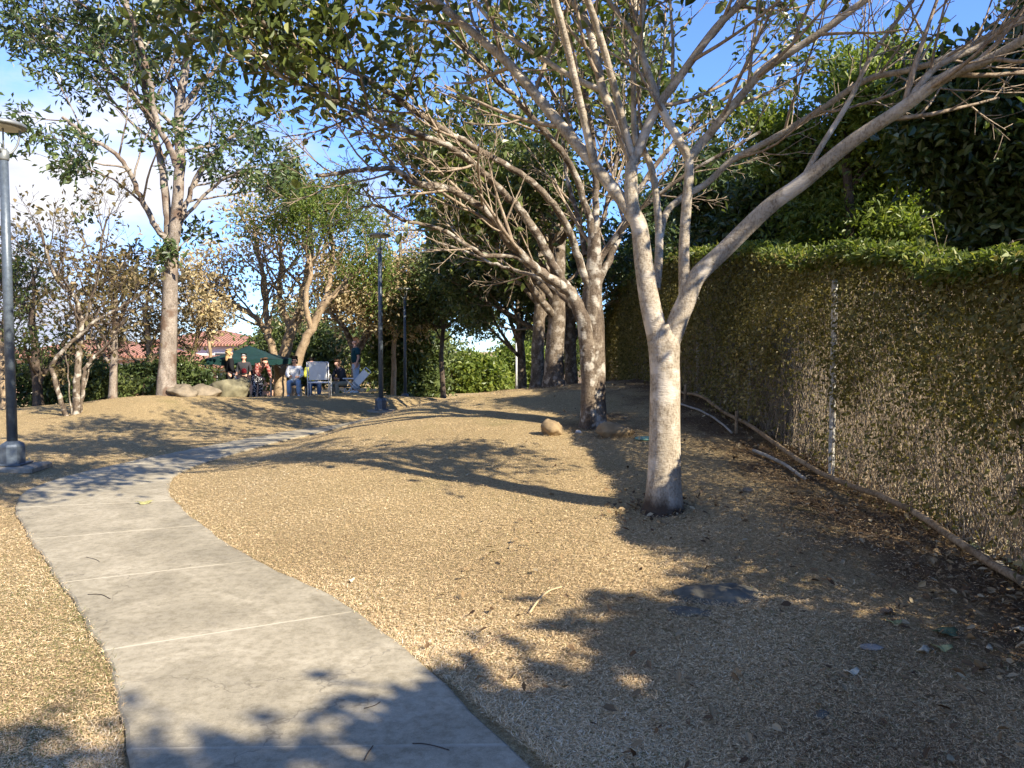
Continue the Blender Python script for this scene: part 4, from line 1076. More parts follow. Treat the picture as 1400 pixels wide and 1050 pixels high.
# ================================================================== built things
class MB:
    """collects boxes, prisms and tubes into one mesh"""
    def __init__(s): s.V = []; s.F = []; s.n = 0
    def add(s, V, F):
        V = np.asarray(V, float); s.V.append(V); s.F += [tuple(int(i) + s.n for i in f) for f in F]; s.n += len(V); return s
    def box(s, c, d, M=None, bev=.0):
        c = np.array(c, float); h = np.array(d, float) / 2
        b = min(bev, h.min() * .9)
        if b <= 0:
            V = np.array([(x, y, z) for x in (-1, 1) for y in (-1, 1) for z in (-1, 1)]) * h
            Fc = [(0, 1, 3, 2), (4, 6, 7, 5), (0, 4, 5, 1), (2, 3, 7, 6), (0, 2, 6, 4), (1, 5, 7, 3)]
        else:
            pr = lambda m: [(-h[0] + m, -h[1]), (h[0] - m, -h[1]), (h[0], -h[1] + m), (h[0], h[1] - m), (h[0] - m, h[1]), (-h[0] + m, h[1]), (-h[0], h[1] - m), (-h[0], -h[1] + m)]
            ins = lambda k: [(x * (1 - k / h[0]), y * (1 - k / h[1])) for x, y in pr(b)]
            V = [(x, y, -h[2]) for x, y in ins(b)] + [(x, y, -h[2] + b) for x, y in pr(b)] + [(x, y, h[2] - b) for x, y in pr(b)] + [(x, y, h[2]) for x, y in ins(b)]
            V = np.array(V)
            Fc = [tuple(range(7, -1, -1)), tuple(range(24, 32))]
            for r in range(3):
                for k in range(8): Fc.append((r * 8 + k, r * 8 + (k + 1) % 8, r * 8 + 8 + (k + 1) % 8, r * 8 + 8 + k))
        if M is not None: V = V @ np.array(M).T
        return s.add(V + c, Fc)
    def tube(s, pts, rad, k=10, cap=True):
        V, Q, _ = tube_arrays([(np.array(pts, float), rad, k)])
        Fc = [tuple(q) for q in Q]
        if cap: Fc += [tuple(range(k - 1, -1, -1)), tuple(range(len(V) - k, len(V)))]
        return s.add(V, Fc)
    def lathe(s, prof, c=(0, 0, 0), k=20):
        c = np.array(c, float); V = []; Fc = []
        for r, z in prof:
            for q in range(k): V.append((c[0] + r * math.cos(q * 2 * math.pi / k), c[1] + r * math.sin(q * 2 * math.pi / k), c[2] + z))
        for i in range(len(prof) - 1):
            for q in range(k): Fc.append((i * k + q, i * k + (q + 1) % k, (i + 1) * k + (q + 1) % k, (i + 1) * k + q))
        Fc += [tuple(range(k - 1, -1, -1)), tuple(range((len(prof) - 1) * k, len(prof) * k))]
        return s.add(V, Fc)
    def build(s, name, mat, parent=None, smoothf=False, local=True):
        V = np.concatenate(s.V)
        if parent is not None and local: V = V - wloc(parent)
        me = bpy.data.meshes.new(name); me.from_pydata(V.tolist(), [], s.F)
        if smoothf:
            for p in me.polygons: p.use_smooth = len(p.vertices) == 4
        me.materials.append(mat); me.update()
        o = bpy.data.objects.new(name, me); COL.objects.link(o)
        if parent is not None: o.parent = parent
        return o

def copy_tree(o, parent=None):
    c = o.copy(); COL.objects.link(c); c.parent = parent
    for ch in [x for x in bpy.data.objects if x.parent == o]: copy_tree(ch, c)
    return c

# ------------------------------------------------------------------ lamp posts
M_pole = plain('blue_grey_paint', (.085, .105, .125), .42, .45, .25, .25, 18, .15)
M_cap = plain('lamp_cap_metal', (.20, .21, .20), .45, .4, .4, .2, 15)
M_lens = plain('lamp_lens', (.55, .55, .50), .3, .5, 0, .05)
M_conc = plain('footing_concrete', (.25, .22, .17), .9, .2, 0, .25, 14, .5)
def lamp_post():
    root = empty('lamp_post', (0, 0, 0), 'nearest blue grey lamp post, whole lamp with round hat showing, beside the path', 'lamp post', 'lamp posts along the path')
    MB().box((0, 0, .01), (.72, .56, .09), None, .02).build('footing', M_conc, root)
    MB().box((0, 0, .072), (.34, .34, .022), None, .004).build('base_plate', M_pole, root)
    f = MB()
    for a in range(8):
        c, s_ = math.cos(a * math.pi / 4), math.sin(a * math.pi / 4)
    f.lathe([(.15, .083), (.15, .30), (.135, .33), (.085, .36), (.066, .37)], (0, 0, 0), 8)
    f.build('base_cover', M_pole, root)
    for sx in (-1, 1):
        for sy in (-1, 1):
            MB().tube([(sx * .135, sy * .135, .08), (sx * .135, sy * .135, .125)], .012, 6).build('bolt', M_cap, root)
    MB().tube([(0, 0, .30), (0, 0, 2.5), (0, 0, 4.02)], np.array([.062, .056, .050]), 16).build('pole', M_pole, root, True)
    MB().tube([(0, 0, 3.98), (0, 0, 4.0), (0, 0, 4.10), (0, 0, 4.13)], np.array([.052, .062, .062, .035]), 16).build('collar', M_cap, root, True)
    for a in range(3):
        an = a * 2 * math.pi / 3 + .52
        c, s_ = math.cos(an), math.sin(an)
        pts = [(c * r, s_ * r, z) for r, z in ((.04, 4.07), (.09, 4.10), (.145, 4.19), (.172, 4.30), (.18, 4.42))]
        MB().tube(catmull(pts, 4), .0125, 8).build('bracket', M_cap, root, True)
    MB().tube([(0, 0, 4.1), (0, 0, 4.44)], .011, 8).build('stem', M_cap, root, True)
    h = MB().lathe([(.252, 4.405), (.262, 4.415), (.262, 4.445), (.235, 4.462), (.15, 4.482), (.06, 4.492), (.02, 4.495)], (0, 0, 0), 32).build('lamp_hat', M_cap, root, True)
    MB().lathe([(.20, 4.392), (.20, 4.404)], (0, 0, 0), 28).build('lens', M_lens, root, True)
    return root
lp = lamp_post()
def place(o, p, label=None, rz=0, s=1.0):
    o.location = p; o.rotation_euler = (0, 0, rz); o.scale = (s, s, s)
    if label: o['label'] = label
L1 = lp
L2 = copy_tree(lp); L3 = copy_tree(lp); L4 = copy_tree(lp); L5 = copy_tree(lp)
p = P(18, 642, 9.6); place(L1, (p[0], p[1], gz(p[0], p[1])), None, .12)
p = P(521, 553, 19.0); place(L2, (p[0], p[1], gz(p[0], p[1])), 'second blue grey lamp post, foot visible at the saddle of the lawn', .3, 1.02)
p = P(554, 540, 28.9); place(L3, (p[0], p[1], gz(p[0], p[1])), 'third slim lamp post, standing just right of and beyond the second one', .6)
p = P(457, 535, 50); place(L4, (p[0], p[1], gz(p[0], p[1])), 'tiny far lamp post seen between the white chair and the standing man', .1, 1.08)
p = P(690, 535, 47); place(L5, (p[0], p[1], gz(p[0], p[1])), 'far dark lamp post left of the crest trunks, under the hanging boughs', .9, .92)

# ------------------------------------------------------------------ boulders, slabs and small stones
M_rock = plain('weathered_boulder', (.17, .14, .10), .92, .15, 0, .45, 5, .9)
M_rockg = plain('mossy_boulder', (.15, .135, .085), .92, .15, 0, .5, 4, .9)
M_slab = plain('dark_slate', (.10, .092, .07), .9, .25, 0, .5, 7, .7)
M_warm = plain('warm_boulder', (.235, .17, .095), .9, .15, 0, .35, 5, .8)
def rock(name, p, size, seed, label, mat, cat='boulder', sink=.2, rz=0, flat=1.0, group=None):
    rng = np.random.default_rng(seed)
    k, m = 40, 24
    th = np.linspace(.02, math.pi - .02, m)[:, None]; ph = (np.arange(k) * 2 * math.pi / k)[None]
    D = np.stack([np.sin(th) * np.cos(ph), np.sin(th) * np.sin(ph), np.cos(th) * np.ones_like(ph)], -1)
    r = np.ones((m, k))
    for q in range(9):                                     # planes cutting the ball into facets
        n_ = norm(rng.normal(size=3)); lim = rng.uniform(.60, .90)
        dd = D @ n_
        r = np.where(dd > 1e-3, np.minimum(r, lim / np.maximum(dd, 1e-3)), r)
    for q in range(22):
        n_ = rng.normal(size=3) * rng.uniform(3, 13)
        r = r + .011 * np.sin(D @ n_ + rng.random() * 6)
    V = D * r[..., None] * np.array(size) * .5
    V[..., 2] *= flat
    c, s_ = math.cos(rz), math.sin(rz)
    V = V.reshape(-1, 3) @ np.array([[c, -s_, 0], [s_, c, 0], [0, 0, 1]]).T
    base = np.array(p, float)
    o = empty(name, base, label, cat, group)
    bpy.data.objects.remove(o)
    i = np.arange(m - 1)[:, None]; j = np.arange(k)[None]
    Q = np.stack([i * k + j, (i + 1) * k + j, (i + 1) * k + (j + 1) % k, i * k + (j + 1) % k], -1).reshape(-1, 4)
    o = np_mesh(name, V + np.array([0, 0, size[2] * (.5 - sink)]), [Q], mat, None, None, True)
    o.location = base
    tag(o, label, cat, group)
    return o
rock('boulder', G(316, 543, 20, 23.5), (1.15, .95, 1.0), 201, 'large rounded grey green boulder in front of the green canopy, biggest of the boulders', M_rockg, sink=.34)
rock('boulder', G(279, 545, 19, 22.5), (.85, .7, .48), 202, 'flat topped grey boulder between the tall trunk and the biggest boulder', M_rock, sink=.34, rz=.4)
rock('boulder', G(249, 545, 17.2, 20), (.72, .6, .46), 203, 'sunlit pale boulder touching the foot of the tall trunk', M_rock, sink=.36, rz=1)
pt = G(808, 583)
q = G(755, 594); rock('boulder', q, (.36, .32, .32), 204, 'small upright rounded boulder left of the double trunked tree', M_warm, sink=.3, rz=.5)
q = G(840, 596); rock('boulder', q, (.50, .38, .30), 205, 'tan oval boulder lying right of the double trunked tree', M_warm, sink=.3, rz=.1)
q = G(988, 815); rock('stone_slab', q, (.58, .32, .17), 206, 'larger dark flat stone slab sunk in the shaded lawn', M_slab, 'stone', .55, -.10)
q = G(945, 836); rock('stone_slab', q, (.26, .15, .05), 207, 'smaller flat brown stone half buried beside the larger slab', M_slab, 'stone', .5, -.3)
q = G(1192, 887); rock('flat_stone', q, (.115, .075, .03), 208, 'small smooth grey slate lying alone on the shaded grass', plain('grey_slate', (.25, .225, .19), .85, .1, 0, .2, 20, .3), 'stone', .3, -.2)
rock('flat_stone', G(1124, 979), (.09, .06, .035), 209, 'small dark brown stone in the near shaded grass below the grey slate', M_slab, 'stone', .4, .5)
rock('flat_stone', G(1022, 672), (.12, .09, .06), 210, 'little pale stone on the bare earth right of the forked trunk', M_rock, 'stone', .3, .2)
rock('flat_stone', G(790, 592), (.10, .08, .06), 211, 'white pebble sized stone in front of the double trunked tree', plain('white_pebble', (.5, .48, .43), .8, .2), 'stone', .3, .2)
rock('flat_stone', G(1104, 606), (.13, .1, .07), 212, 'pale broken stone lying in the leaf litter under the fence', M_rock, 'stone', .3, .9)

# ------------------------------------------------------------------ pipes, log kerb, plate, twigs
M_pvc = plain('dusty_white_pipe', (.27, .25, .21), .6, .3, 0, .3, 16)
M_log = bark_mat('dry_pole_bark', (.14, .095, .055), (.28, .205, .125), (.40, .31, .20), 6, .5, .9, None, .5)
def lying(name, pts2, r, mat, label, cat, k=10, lift=.0, wob=0, taper=.85):
    pts = [G(*q) for q in pts2]
    pts = catmull(pts, 6)
    rng = np.random.default_rng(len(label))
    pts[:, 2] = ground(pts[:, 0], pts[:, 1]) + r * .8 + lift
    if wob: pts[1:-1] += rng.normal(size=(len(pts) - 2, 3)) * wob * np.array([1, 1, .4])
    o = MB().tube(pts, np.linspace(r, r * taper, len(pts)), k).build(name, mat, None, True)
    tag(o, label, cat)
    return o
lying('white_pipe', [(926, 555), (948, 562), (970, 572), (1000, 596)], .017, M_pvc, 'bent white pipe on the earth behind the forked trunk, upper of the two', 'pipe', lift=.03)
lying('white_pipe', [(1030, 620), (1062, 634), (1100, 659)], .020, M_pvc, 'short straight white pipe lying nearer, below the bent pipe', 'pipe', lift=.02)
def fence_pole():
    ys = np.linspace(4.3, 14.6, 40); rng = np.random.default_rng(8)
    x = 3.02 + .03 * np.sin(ys * 1.3)
    pts = np.c_[x, ys, ground(x, ys) + .10 + .03 * np.sin(ys * 2.2 + 1)]
    o = MB().tube(pts, np.linspace(.027, .024, 40), 9).build('fallen_pole', M_log, None, True)
    tag(o, 'long thin wooden pole lying along the foot of the fence', 'pole')
    for yy, lb in ((9.4, 'short dark stake stuck in the leaf litter under the fence'), (12.2, 'thin stake by the fence near the bend of the long pole')):
        z = gz(2.86, yy)
        o = MB().tube([(2.86, yy, z - .1), (2.87, yy, z + .28)], np.array([.026, .022]), 8).build('stake', M_log, None, True); tag(o, lb, 'stake')
fence_pole()
lying('fallen_stick', [(724, 842), (735, 826), (750, 812), (768, 806)], .007, plain('tan_stick', (.40, .30, .17), .8), 'curved tan stick lying on the sunlit grass of the lawn', 'stick', 6, .012)
lying('fallen_stick', [(630, 918), (652, 896), (678, 876), (700, 868)], .004, plain('brown_stick', (.20, .13, .08), .8), 'thin brown twig in the grass near the right edge of the path', 'stick', 5, .012)
M_tw = plain('dark_twig', (.05, .038, .03), .8)
def path_twig(pts, label, r=.0022):
    c = catmull([np.r_[flat(u, v), 0.0255] for u, v in pts], 5)
    o = MB().tube(c, r, 5).build('twig', M_tw, None, True); tag(o, label, 'twig')
path_twig([(564, 1025), (578, 1025), (598, 1029), (614, 1034)], 'dark curved twig lying across the near shaded path')
path_twig([(498, 1048), (503, 1038), (510, 1028)], 'short dark twig pointing away along the near path')
path_twig([(120, 818), (138, 818), (151, 824)], 'thin hooked twig on the left side of the second slab of path')
path_twig([(118, 766), (130, 769), (136, 772)], 'small thin twig on the path before the far joints', .0018)
path_twig([(498, 976), (512, 972), (520, 967)], 'faint thin twig at the edge of the round shadow on the path', .0018)
q = G(884, 600)
o = MB().lathe([(.15, 0), (.15, .018), (.13, .026), (.02, .028)], (q[0], q[1], q[2] - .004), 20).build('valve_cover', plain('green_plastic', (.12, .24, .19), .5, .4, 0, .2), None, True)
tag(o, 'round pale green valve cover in the lawn behind the forked trunk', 'valve cover')

# ------------------------------------------------------------------ fallen leaves
M_lit = leaf_mat('dead_leaf', [(0, (.06, .035, .018)), (.4, (.16, .10, .05)), (.75, (.27, .19, .10)), (1, (.38, .31, .19))], .12, .7, .2, (1, .9, .7))
def litter():
    rng = np.random.default_rng(301)
    n = 5000
    y = 1 / rng.uniform(1 / 16., 1 / 2.4, n)
    x = np.where(rng.random(n) < .82, 3.3 - np.abs(rng.normal(size=n)) * .55, rng.uniform(-.5, 3.3, n))
    a_ = rng.uniform(0, 6.28, 260); r_ = .17 + np.abs(rng.normal(size=260)) * .22
    x[:260] = 1.27 + r_ * np.cos(a_); y[:260] = 6.2 + r_ * np.sin(a_)
    m = (path_dist(x, y) > .1) & (x < 3.6); x, y = x[m], y[m]; n = len(x)
    z = ground(x, y) + .012 + .02 * rng.random(n)
    D = norm(np.c_[rng.normal(size=(n, 2)), rng.normal(size=n) * .25]); N = norm(rng.normal(size=(n, 3)) * .45 + np.array([0, 0, 1]))
    L = .02 + .045 * rng.random(n) ** 1.8
    V, Q, k = leaf_arrays(np.c_[x, y, z], D, N, L, L * rng.uniform(.35, .65, n), True, .35, -.25)
    o = np_mesh('leaf_litter', V, Q, M_lit, None, {'tint': np.repeat(rng.random(n), k)}, False)
    tag(o, 'curled brown dead leaves strewn along the foot of the fence', 'leaf litter', kind='stuff')
litter()
def big_leaf(u, v, L, rz, label, mat, lobes=0, on_path=False):
    p = np.r_[flat(u, v), .018] if on_path else G(u, v)
    rng = np.random.default_rng(int(u + v))
    n = 40; a = np.linspace(0, 2 * np.pi, n, endpoint=False)
    if lobes: r = L * .5 * (.62 + .38 * np.abs(np.cos(a * lobes / 2)) ** .8) * (1 + .1 * rng.normal(size=n))
    else: r = L * .5 * (1 / np.sqrt(np.cos(a) ** 2 + (np.sin(a) / .48) ** 2))
    rim = np.c_[r * np.cos(a), r * np.sin(a), .016 + .012 * np.sin(a * 2 + 1) + .008 * rng.random(n)]
    mid = np.c_[rim[:, 0] * .5, rim[:, 1] * .5, .022 + .006 * np.sin(a * 2)]
    V = np.concatenate([rim, mid, [[0, 0, .014]]])
    V2 = V - np.array([0, 0, .0025])
    c, s_ = math.cos(rz), math.sin(rz); M = np.array([[c, -s_, 0], [s_, c, 0], [0, 0, 1]])
    b = MB(); N_ = len(V)
    Fq = []
    for i in range(n):
        j = (i + 1) % n
        Fq += [(i, j, n + j, n + i), (n + i, n + j, 2 * n)]
    A = np.concatenate([V, V2]) @ M.T + p
    Fq2 = [tuple(reversed([k + N_ for k in f])) for f in Fq] + [(i, i + N_, (i + 1) % n + N_, (i + 1) % n) for i in range(n)]
    b.add(A, Fq + Fq2)
    o = b.build('fallen_leaf', mat, None, True)
    tag(o, label, 'leaf')
M_lf1 = plain('green_dead_leaf', (.085, .11, .055), .6, .3, 0, .3, 20); M_lf2 = plain('pale_dead_leaf', (.50, .43, .30), .7, .2, 0, .2, 20); M_lf3 = plain('brown_dead_leaf', (.21, .14, .08), .7, .2, 0, .3, 20)
M_lf4 = plain('olive_dead_leaf', (.30, .28, .12), .7, .2, 0, .3, 20)
big_leaf(1293, 868, .13, .3, 'dark green fallen leaf lying on shaded grass right of the grey slate', M_lf1, 5)
big_leaf(1287, 890, .10, -.3, 'long olive fallen leaf just below the dark green one', M_lf4)
big_leaf(1352, 892, .06, .8, 'small pale rounded leaf right of the dark green leaf', M_lf2)
big_leaf(1164, 924, .075, .1, 'pale pointed leaf below the grey slate', M_lf2)
big_leaf(1214, 840, .09, 1.0, 'curled brown leaf on shaded grass above the grey slate', M_lf3, 4)
big_leaf(1222, 855, .08, -.2, 'olive leaf touching the curled brown leaf', M_lf4)
big_leaf(1262, 894, .09, .6, 'narrow tan leaf left of the long olive leaf', M_lf2)
big_leaf(480, 797, .05, .2, 'pale dry leaf on the sunlit grass beside the path', M_lf2)
big_leaf(198, 691, .16, .1, 'curled tan leaf lying on the path at the edge of the tree shadow', M_lf4, 4, True)
big_leaf(1395, 865, .08, .2, 'pale leaf at the picture edge under the creeper', M_lf2, 4)
for kx, (u, v, L, rz, lb) in enumerate([(1362, 776, .20, .3, 'large star shaped pale leaf, nearest of the pale leaves under the creeper'), (1335, 752, .15, 1.2, 'pale lobed leaf, farthest left of those under the creeper'), (1352, 762, .14, 2.0, 'pale lobed leaf between the star shaped one and the others'),
                                      (1378, 748, .17, .7, 'pale green lobed leaf right of the other pale leaves'), (1325, 741, .12, .1, 'small pale lobed leaf farthest back of the pale leaves'), (1388, 770, .16, 2.6, 'greenish lobed leaf close to the creeper at the edge')]):
    big_leaf(u, v, L, rz, lb, [M_lf2, plain('greenish_leaf', (.36, .38, .22), .6, .3, 0, .2, 20)][kx % 2], 5)

# ------------------------------------------------------------------ houses behind the hedge
M_wall = plain('white_render', (.72, .69, .64), .9, .2, 0, .06, 2); M_wall2 = plain('peach_render', (.50, .30, .20), .9, .2, 0, .08, 2)
def tile_mat():
    m, nt, out = nodes_of('terracotta_tiles')
    v = coords(nt, 'Object'); wv = nt.nodes.new('ShaderNodeTexWave'); wv.wave_type = 'BANDS'; wv.bands_direction = 'X'
    wv.inputs['Scale'].default_value = 1.6; wv.inputs['Distortion'].default_value = .6; nt.links.new(v, wv.inputs[0])
    n = noise(nt, 3, 5, .6, v)
    c = mixc(nt, ramp(nt, [(.3, (.25, .12, .08)), (.7, (.40, .215, .15))], n.outputs['Fac']).outputs[0], (.20, .08, .05), ramp(nt, [(.25, (.7, .7, .7)), (.5, (0, 0, 0))], wv.outputs['Fac']).outputs[0])
    b = bsdf(nt, out, c, .85, .2); bump(nt, b, wv.outputs['Fac'], .8, .06)
    return m
M_tile = tile_mat(); M_glass = plain('dark_glass', (.03, .035, .04), .15, .6); M_frame = plain('white_frame', (.70, .68, .64), .6)
def house(c, w, dp, z0, eave, ridge, label, wall, wins):
    root = empty('house', (c[0], c[1], z0), label, 'house')
    x, y = c
    MB().box((x, y, (z0 + eave) / 2), (w, dp, eave - z0)).build('wall', wall, root)
    MB().box((x, y - dp / 2 - .02, eave - .14), (w + .5, .18, .22)).build('fascia', M_frame, root)
    ov = .45; a, b_ = w / 2 + ov, dp / 2 + ov; rl = max(.2, w / 2 - dp / 2)
    V = [(x - a, y - b_, eave), (x + a, y - b_, eave), (x + a, y + b_, eave), (x - a, y + b_, eave), (x - rl, y, ridge), (x + rl, y, ridge)]
    V += [(p_[0], p_[1], p_[2] - .12) for p_ in V[:4]]
    MB().add(V, [(0, 1, 5, 4), (1, 2, 5), (2, 3, 4, 5), (3, 0, 4), (0, 6, 7, 1), (1, 7, 8, 2), (2, 8, 9, 3), (3, 9, 6, 0), (6, 9, 8, 7)]).build('roof', M_tile, root)
    for wx, wz, ww, wh in wins:
        f = MB().box((x + wx, y - dp / 2 - .015, wz), (ww, .05, wh)).build('window', M_frame, root)
        MB().box((x + wx, y - dp / 2 - .045, wz), (ww - .16, .03, wh - .16)).build('pane', M_glass, f)
pA = P(262, 480, 46)
house((pA[0], 50), 7.0, 6.0, -1.6, 2.05, 3.0, 'white house with terracotta roof behind the tall trunk, left of the canopy', M_wall, [(-2.2, 1.0, 1.0, 1.1), (1.6, 1.0, 1.2, 1.1)])
house((pA[0] + 2.0, 43.5), 7.5, 3.5, -1.6, .75, 1.35, 'low peach walled house wing with a red tiled roof in front of the white house', M_wall2, [(-1.5, -.1, 1.1, .9), (1.8, -.1, 1.1, .9)])
pB = P(118, 490, 42)
house((pB[0], 44), 8.0, 6.0, -1.6, 1.35, 2.3, 'red roofed house with pale trim behind the bare tree', M_wall2, [(-2.4, .4, 1.2, 1.0), (.6, .4, 1.2, 1.0), (2.8, .4, .9, 1.0)])
pC = P(20, 500, 44)
house((pC[0] - 2.5, 46), 6.5, 5.0, -1.6, 1.1, 1.9, 'pinkish house glimpsed behind the nearest lamp post', M_wall2, [(0, .2, 1.2, 1.0)])

# ------------------------------------------------------------------ green canopy tent
M_can = plain('green_canopy_cloth', (.008, .030, .030), .75, .25, 0, .25, 6, .2); M_leg = plain('tent_leg', (.30, .28, .25), .5, .4, .4)
M_dkgreen = plain('dark_canopy_valance', (.010, .040, .036), .8, .2)
def tent():
    c = P(341, 480, 25.9); x, y = c[0], c[1]; z0 = gz(x, y)
    root = empty('canopy_tent', (x, y, z0), 'dark green pop up canopy tent with people under it', 'canopy')
    h = 1.18; e = 1.31; pk = 1.80
    n = 8
    V = []; Fc = []
    # four sagging panels
    cs = [(-h, -h), (h, -h), (h, h), (-h, h)]
    grid = np.linspace(-h, h, 2 * n + 1)
    for gy_ in grid:
        for gx_ in grid:
            m = max(abs(gx_), abs(gy_)) / h
            sag = -.05 * math.sin(min(m, 1) * math.pi) * (1 - abs(abs(gx_) - abs(gy_)) / h * .0)
            V.append((x + gx_, y + gy_, e + (pk - e) * (1 - m) + sag + .02 * (abs(gx_) * abs(gy_)) / (h * h)))
    k = 2 * n + 1
    for i in range(k - 1):
        for j in range(k - 1): Fc.append((i * k + j, i * k + j + 1, (i + 1) * k + j + 1, (i + 1) * k + j))
    N_ = len(V); V2 = [(a, b_, c_ - .012) for a, b_, c_ in V]
    MB().add(V + V2, Fc + [tuple(reversed([q + N_ for q in f])) for f in Fc]).build('roof_cloth', M_can, root, True)
    for s_ in range(4):
        a, b_ = np.array(cs[s_]), np.array(cs[(s_ + 1) % 4])
        m = 14; V = []
        for t in np.linspace(0, 1, m):
            q = a + (b_ - a) * t; o = q / h * .012
            V += [(x + q[0] + o[0], y + q[1] + o[1], e + .01), (x + q[0] + o[0], y + q[1] + o[1], e - .17 - .02 * math.sin(t * 28)),
                  (x + q[0] + o[0] * 2, y + q[1] + o[1] * 2, e + .01), (x + q[0] + o[0] * 2, y + q[1] + o[1] * 2, e - .17 - .02 * math.sin(t * 28))]
        Fc = []
        for i in range(m - 1):
            Fc += [(i * 4, i * 4 + 4, i * 4 + 5, i * 4 + 1), (i * 4 + 2, i * 4 + 3, i * 4 + 7, i * 4 + 6)]
        MB().add(V, Fc).build('valance', M_dkgreen, root)
    for a, b_ in cs:
        a *= .93; b_ *= .93
        zz = gz(x + a, y + b_)
        MB().box((x + a, y + b_, (zz + e) / 2 - .02), (.05, .05, e - zz)).build('leg', M_leg, root)
    fr = MB()
    for s_ in range(4):
        a, b_ = np.array(cs[s_]) * .93, np.array(cs[(s_ + 1) % 4]) * .93
        fr.tube([(x + a[0], y + a[1], e - .05), (x + (a + b_)[0] / 2, y + (a + b_)[1] / 2, e - .30), (x + b_[0], y + b_[1], e - .05)], .014, 6)
    fr.build('truss', M_leg, root)
tent()

# ------------------------------------------------------------------ chairs, table
M_wht = plain('white_metal', (.72, .72, .70), .45, .4, .1, .05); M_sling = plain('white_sling', (.74, .74, .70), .8, .2, 0, .06, 10)
def lawn_chair(p, rz, label):
    root = empty('lawn_chair', (0, 0, 0), label, 'chair')
    # faces +Y: the back of the chair looks towards -Y
    fr = MB()
    for sx in (-.29, .29):
        MB().tube([(sx, -.18, 0), (sx, -.24, .45), (sx, -.36, 1.0)], .016, 8).build('leg', M_wht, root, True)
        MB().tube([(sx, .28, 0), (sx, .24, .42)], .016, 8).build('leg', M_wht, root, True)
        MB().tube([(sx, -.25, .64), (sx, .0, .65), (sx, .25, .63), (sx, .24, .42)], .016, 8).build('armrest', M_wht, root, True)
    MB().tube([(-.29, -.36, 1.0), (.29, -.36, 1.0)], .016, 8).tube([(-.29, -.23, .42), (.29, -.23, .42)], .014, 8).tube([(-.29, .24, .42), (.29, .24, .42)], .014, 8).tube([(-.29, -.24, .42), (-.29, .24, .42)], .014, 8).tube([(.29, -.24, .42), (.29, .24, .42)], .014, 8).build('seat_frame', M_wht, root, True)
    V = []; m = 8
    for t in np.linspace(0, 1, m):
        yy = -.255 - .10 * t; zz = .50 + .48 * t
        for sx in (-.25, 0, .25): V.append((sx, yy - (.03 if sx == 0 else 0), zz))
    A = np.array(V); B = A + np.array([0, .008, 0])
    Fc = [(i * 3 + j, i * 3 + j + 1, i * 3 + j + 4, i * 3 + j + 3) for i in range(m - 1) for j in range(2)]
    MB().add(np.concatenate([A, B]), Fc + [tuple(reversed([k + len(A) for k in f])) for f in Fc]).build('backrest', M_sling, root, True)
    MB().box((0, 0, .425), (.5, .46, .012)).build('seat', M_sling, root)
    place(root, p, None, rz)
    return root
q = G(437, 543, 20, 26); CH = q; lawn_chair((q[0], q[1] + .0, q[2]), .12, 'white sling back lawn chair turned away, beside the person in yellow')
def folding_table(p, rz, label):
    root = empty('folding_table', (0, 0, 0), label, 'table')
    MB().box((0, 0, .56), (.62, .5, .025), None, .006).build('table_top', M_wht, root)
    for sy in (-.2, .2):
        MB().tube([(-.27, sy, 0), (.22, sy, .55)], .012, 8).build('leg', M_wht, root, True)
        MB().tube([(.27, sy, 0), (-.22, sy, .55)], .012, 8).build('leg', M_wht, root, True)
    place(root, p, None, rz)
q = P(482, 537, 24.4); folding_table((q[0], q[1], gz(q[0], q[1])), .2, 'small white folding table with crossed legs next to the standing man')

# far board and rail
q = P(604, 535, 44); z0 = gz(q[0], q[1])
root = empty('notice_board', (q[0], q[1], z0), 'blank white board on a post in front of the small yellow green tree', 'sign')
MB().tube([(q[0], q[1], z0), (q[0], q[1], z0 + 1.5)], .04, 8).build('post', M_pole, root)
MB().box((q[0], q[1] - .06, z0 + 1.25), (.80, .05, .55), None, .01).build('board', M_wht, root)
q = P(578, 542, 36); z0 = gz(q[0], q[1])
root = empty('rail', (q[0], q[1], z0), 'low white metal rail at the foot of the dark evergreen', 'rail')
for dx in (-.8, 0, .8): MB().tube([(q[0] + dx, q[1], z0), (q[0] + dx, q[1], z0 + .62)], .03, 8).build('post', M_wht, root)
MB().tube([(q[0] - .85, q[1], z0 + .6), (q[0] + .85, q[1], z0 + .6)], .03, 8).build('bar', M_wht, root)
q = P(706, 530, 40); z0 = gz(q[0], q[1])
o = MB().tube([(q[0], q[1], z0), (q[0], q[1], z0 + 2.6)], np.array([.06, .05]), 8).build('utility_pole', plain('pale_pole', (.5, .5, .47), .7), None, True); tag(o, 'thin pale pole far off beside the low yellow green tree', 'pole')
# ================================================================== people (each body one continuous skin)
M_skin = plain('skin', (.52, .30, .21), .6, .3, 0, .06); 
def skin_mesh(name, J, E, Rd, mat, parent, rootj, sub=2):
    names = list(J); idx = {k: i for i, k in enumerate(names)}
    me = bpy.data.meshes.new(name)
    me.from_pydata([tuple(J[k]) for k in names], [(idx[a], idx[b]) for a, b in E], [])
    o = bpy.data.objects.new(name, me); COL.objects.link(o)
    md = o.modifiers.new('skin', 'SKIN'); md.use_smooth_shade = True; md.branch_smoothing = .5
    for k, sv in zip(names, me.skin_vertices[0].data):
        r = Rd[k]; sv.radius = (r, r) if isinstance(r, (int, float)) else r
        sv.use_root = (k == rootj)
    s = o.modifiers.new('sub', 'SUBSURF'); s.levels = sub; s.render_levels = sub
    dg = bpy.context.evaluated_depsgraph_get(); dg.update()
    m2 = bpy.data.meshes.new_from_object(o.evaluated_get(dg))
    o.modifiers.clear(); o.data = m2; m2.name = name
    m2.materials.clear(); m2.materials.append(mat)
    for p_ in m2.polygons: p_.use_smooth = True
    if parent is not None: o.parent = parent
    return o

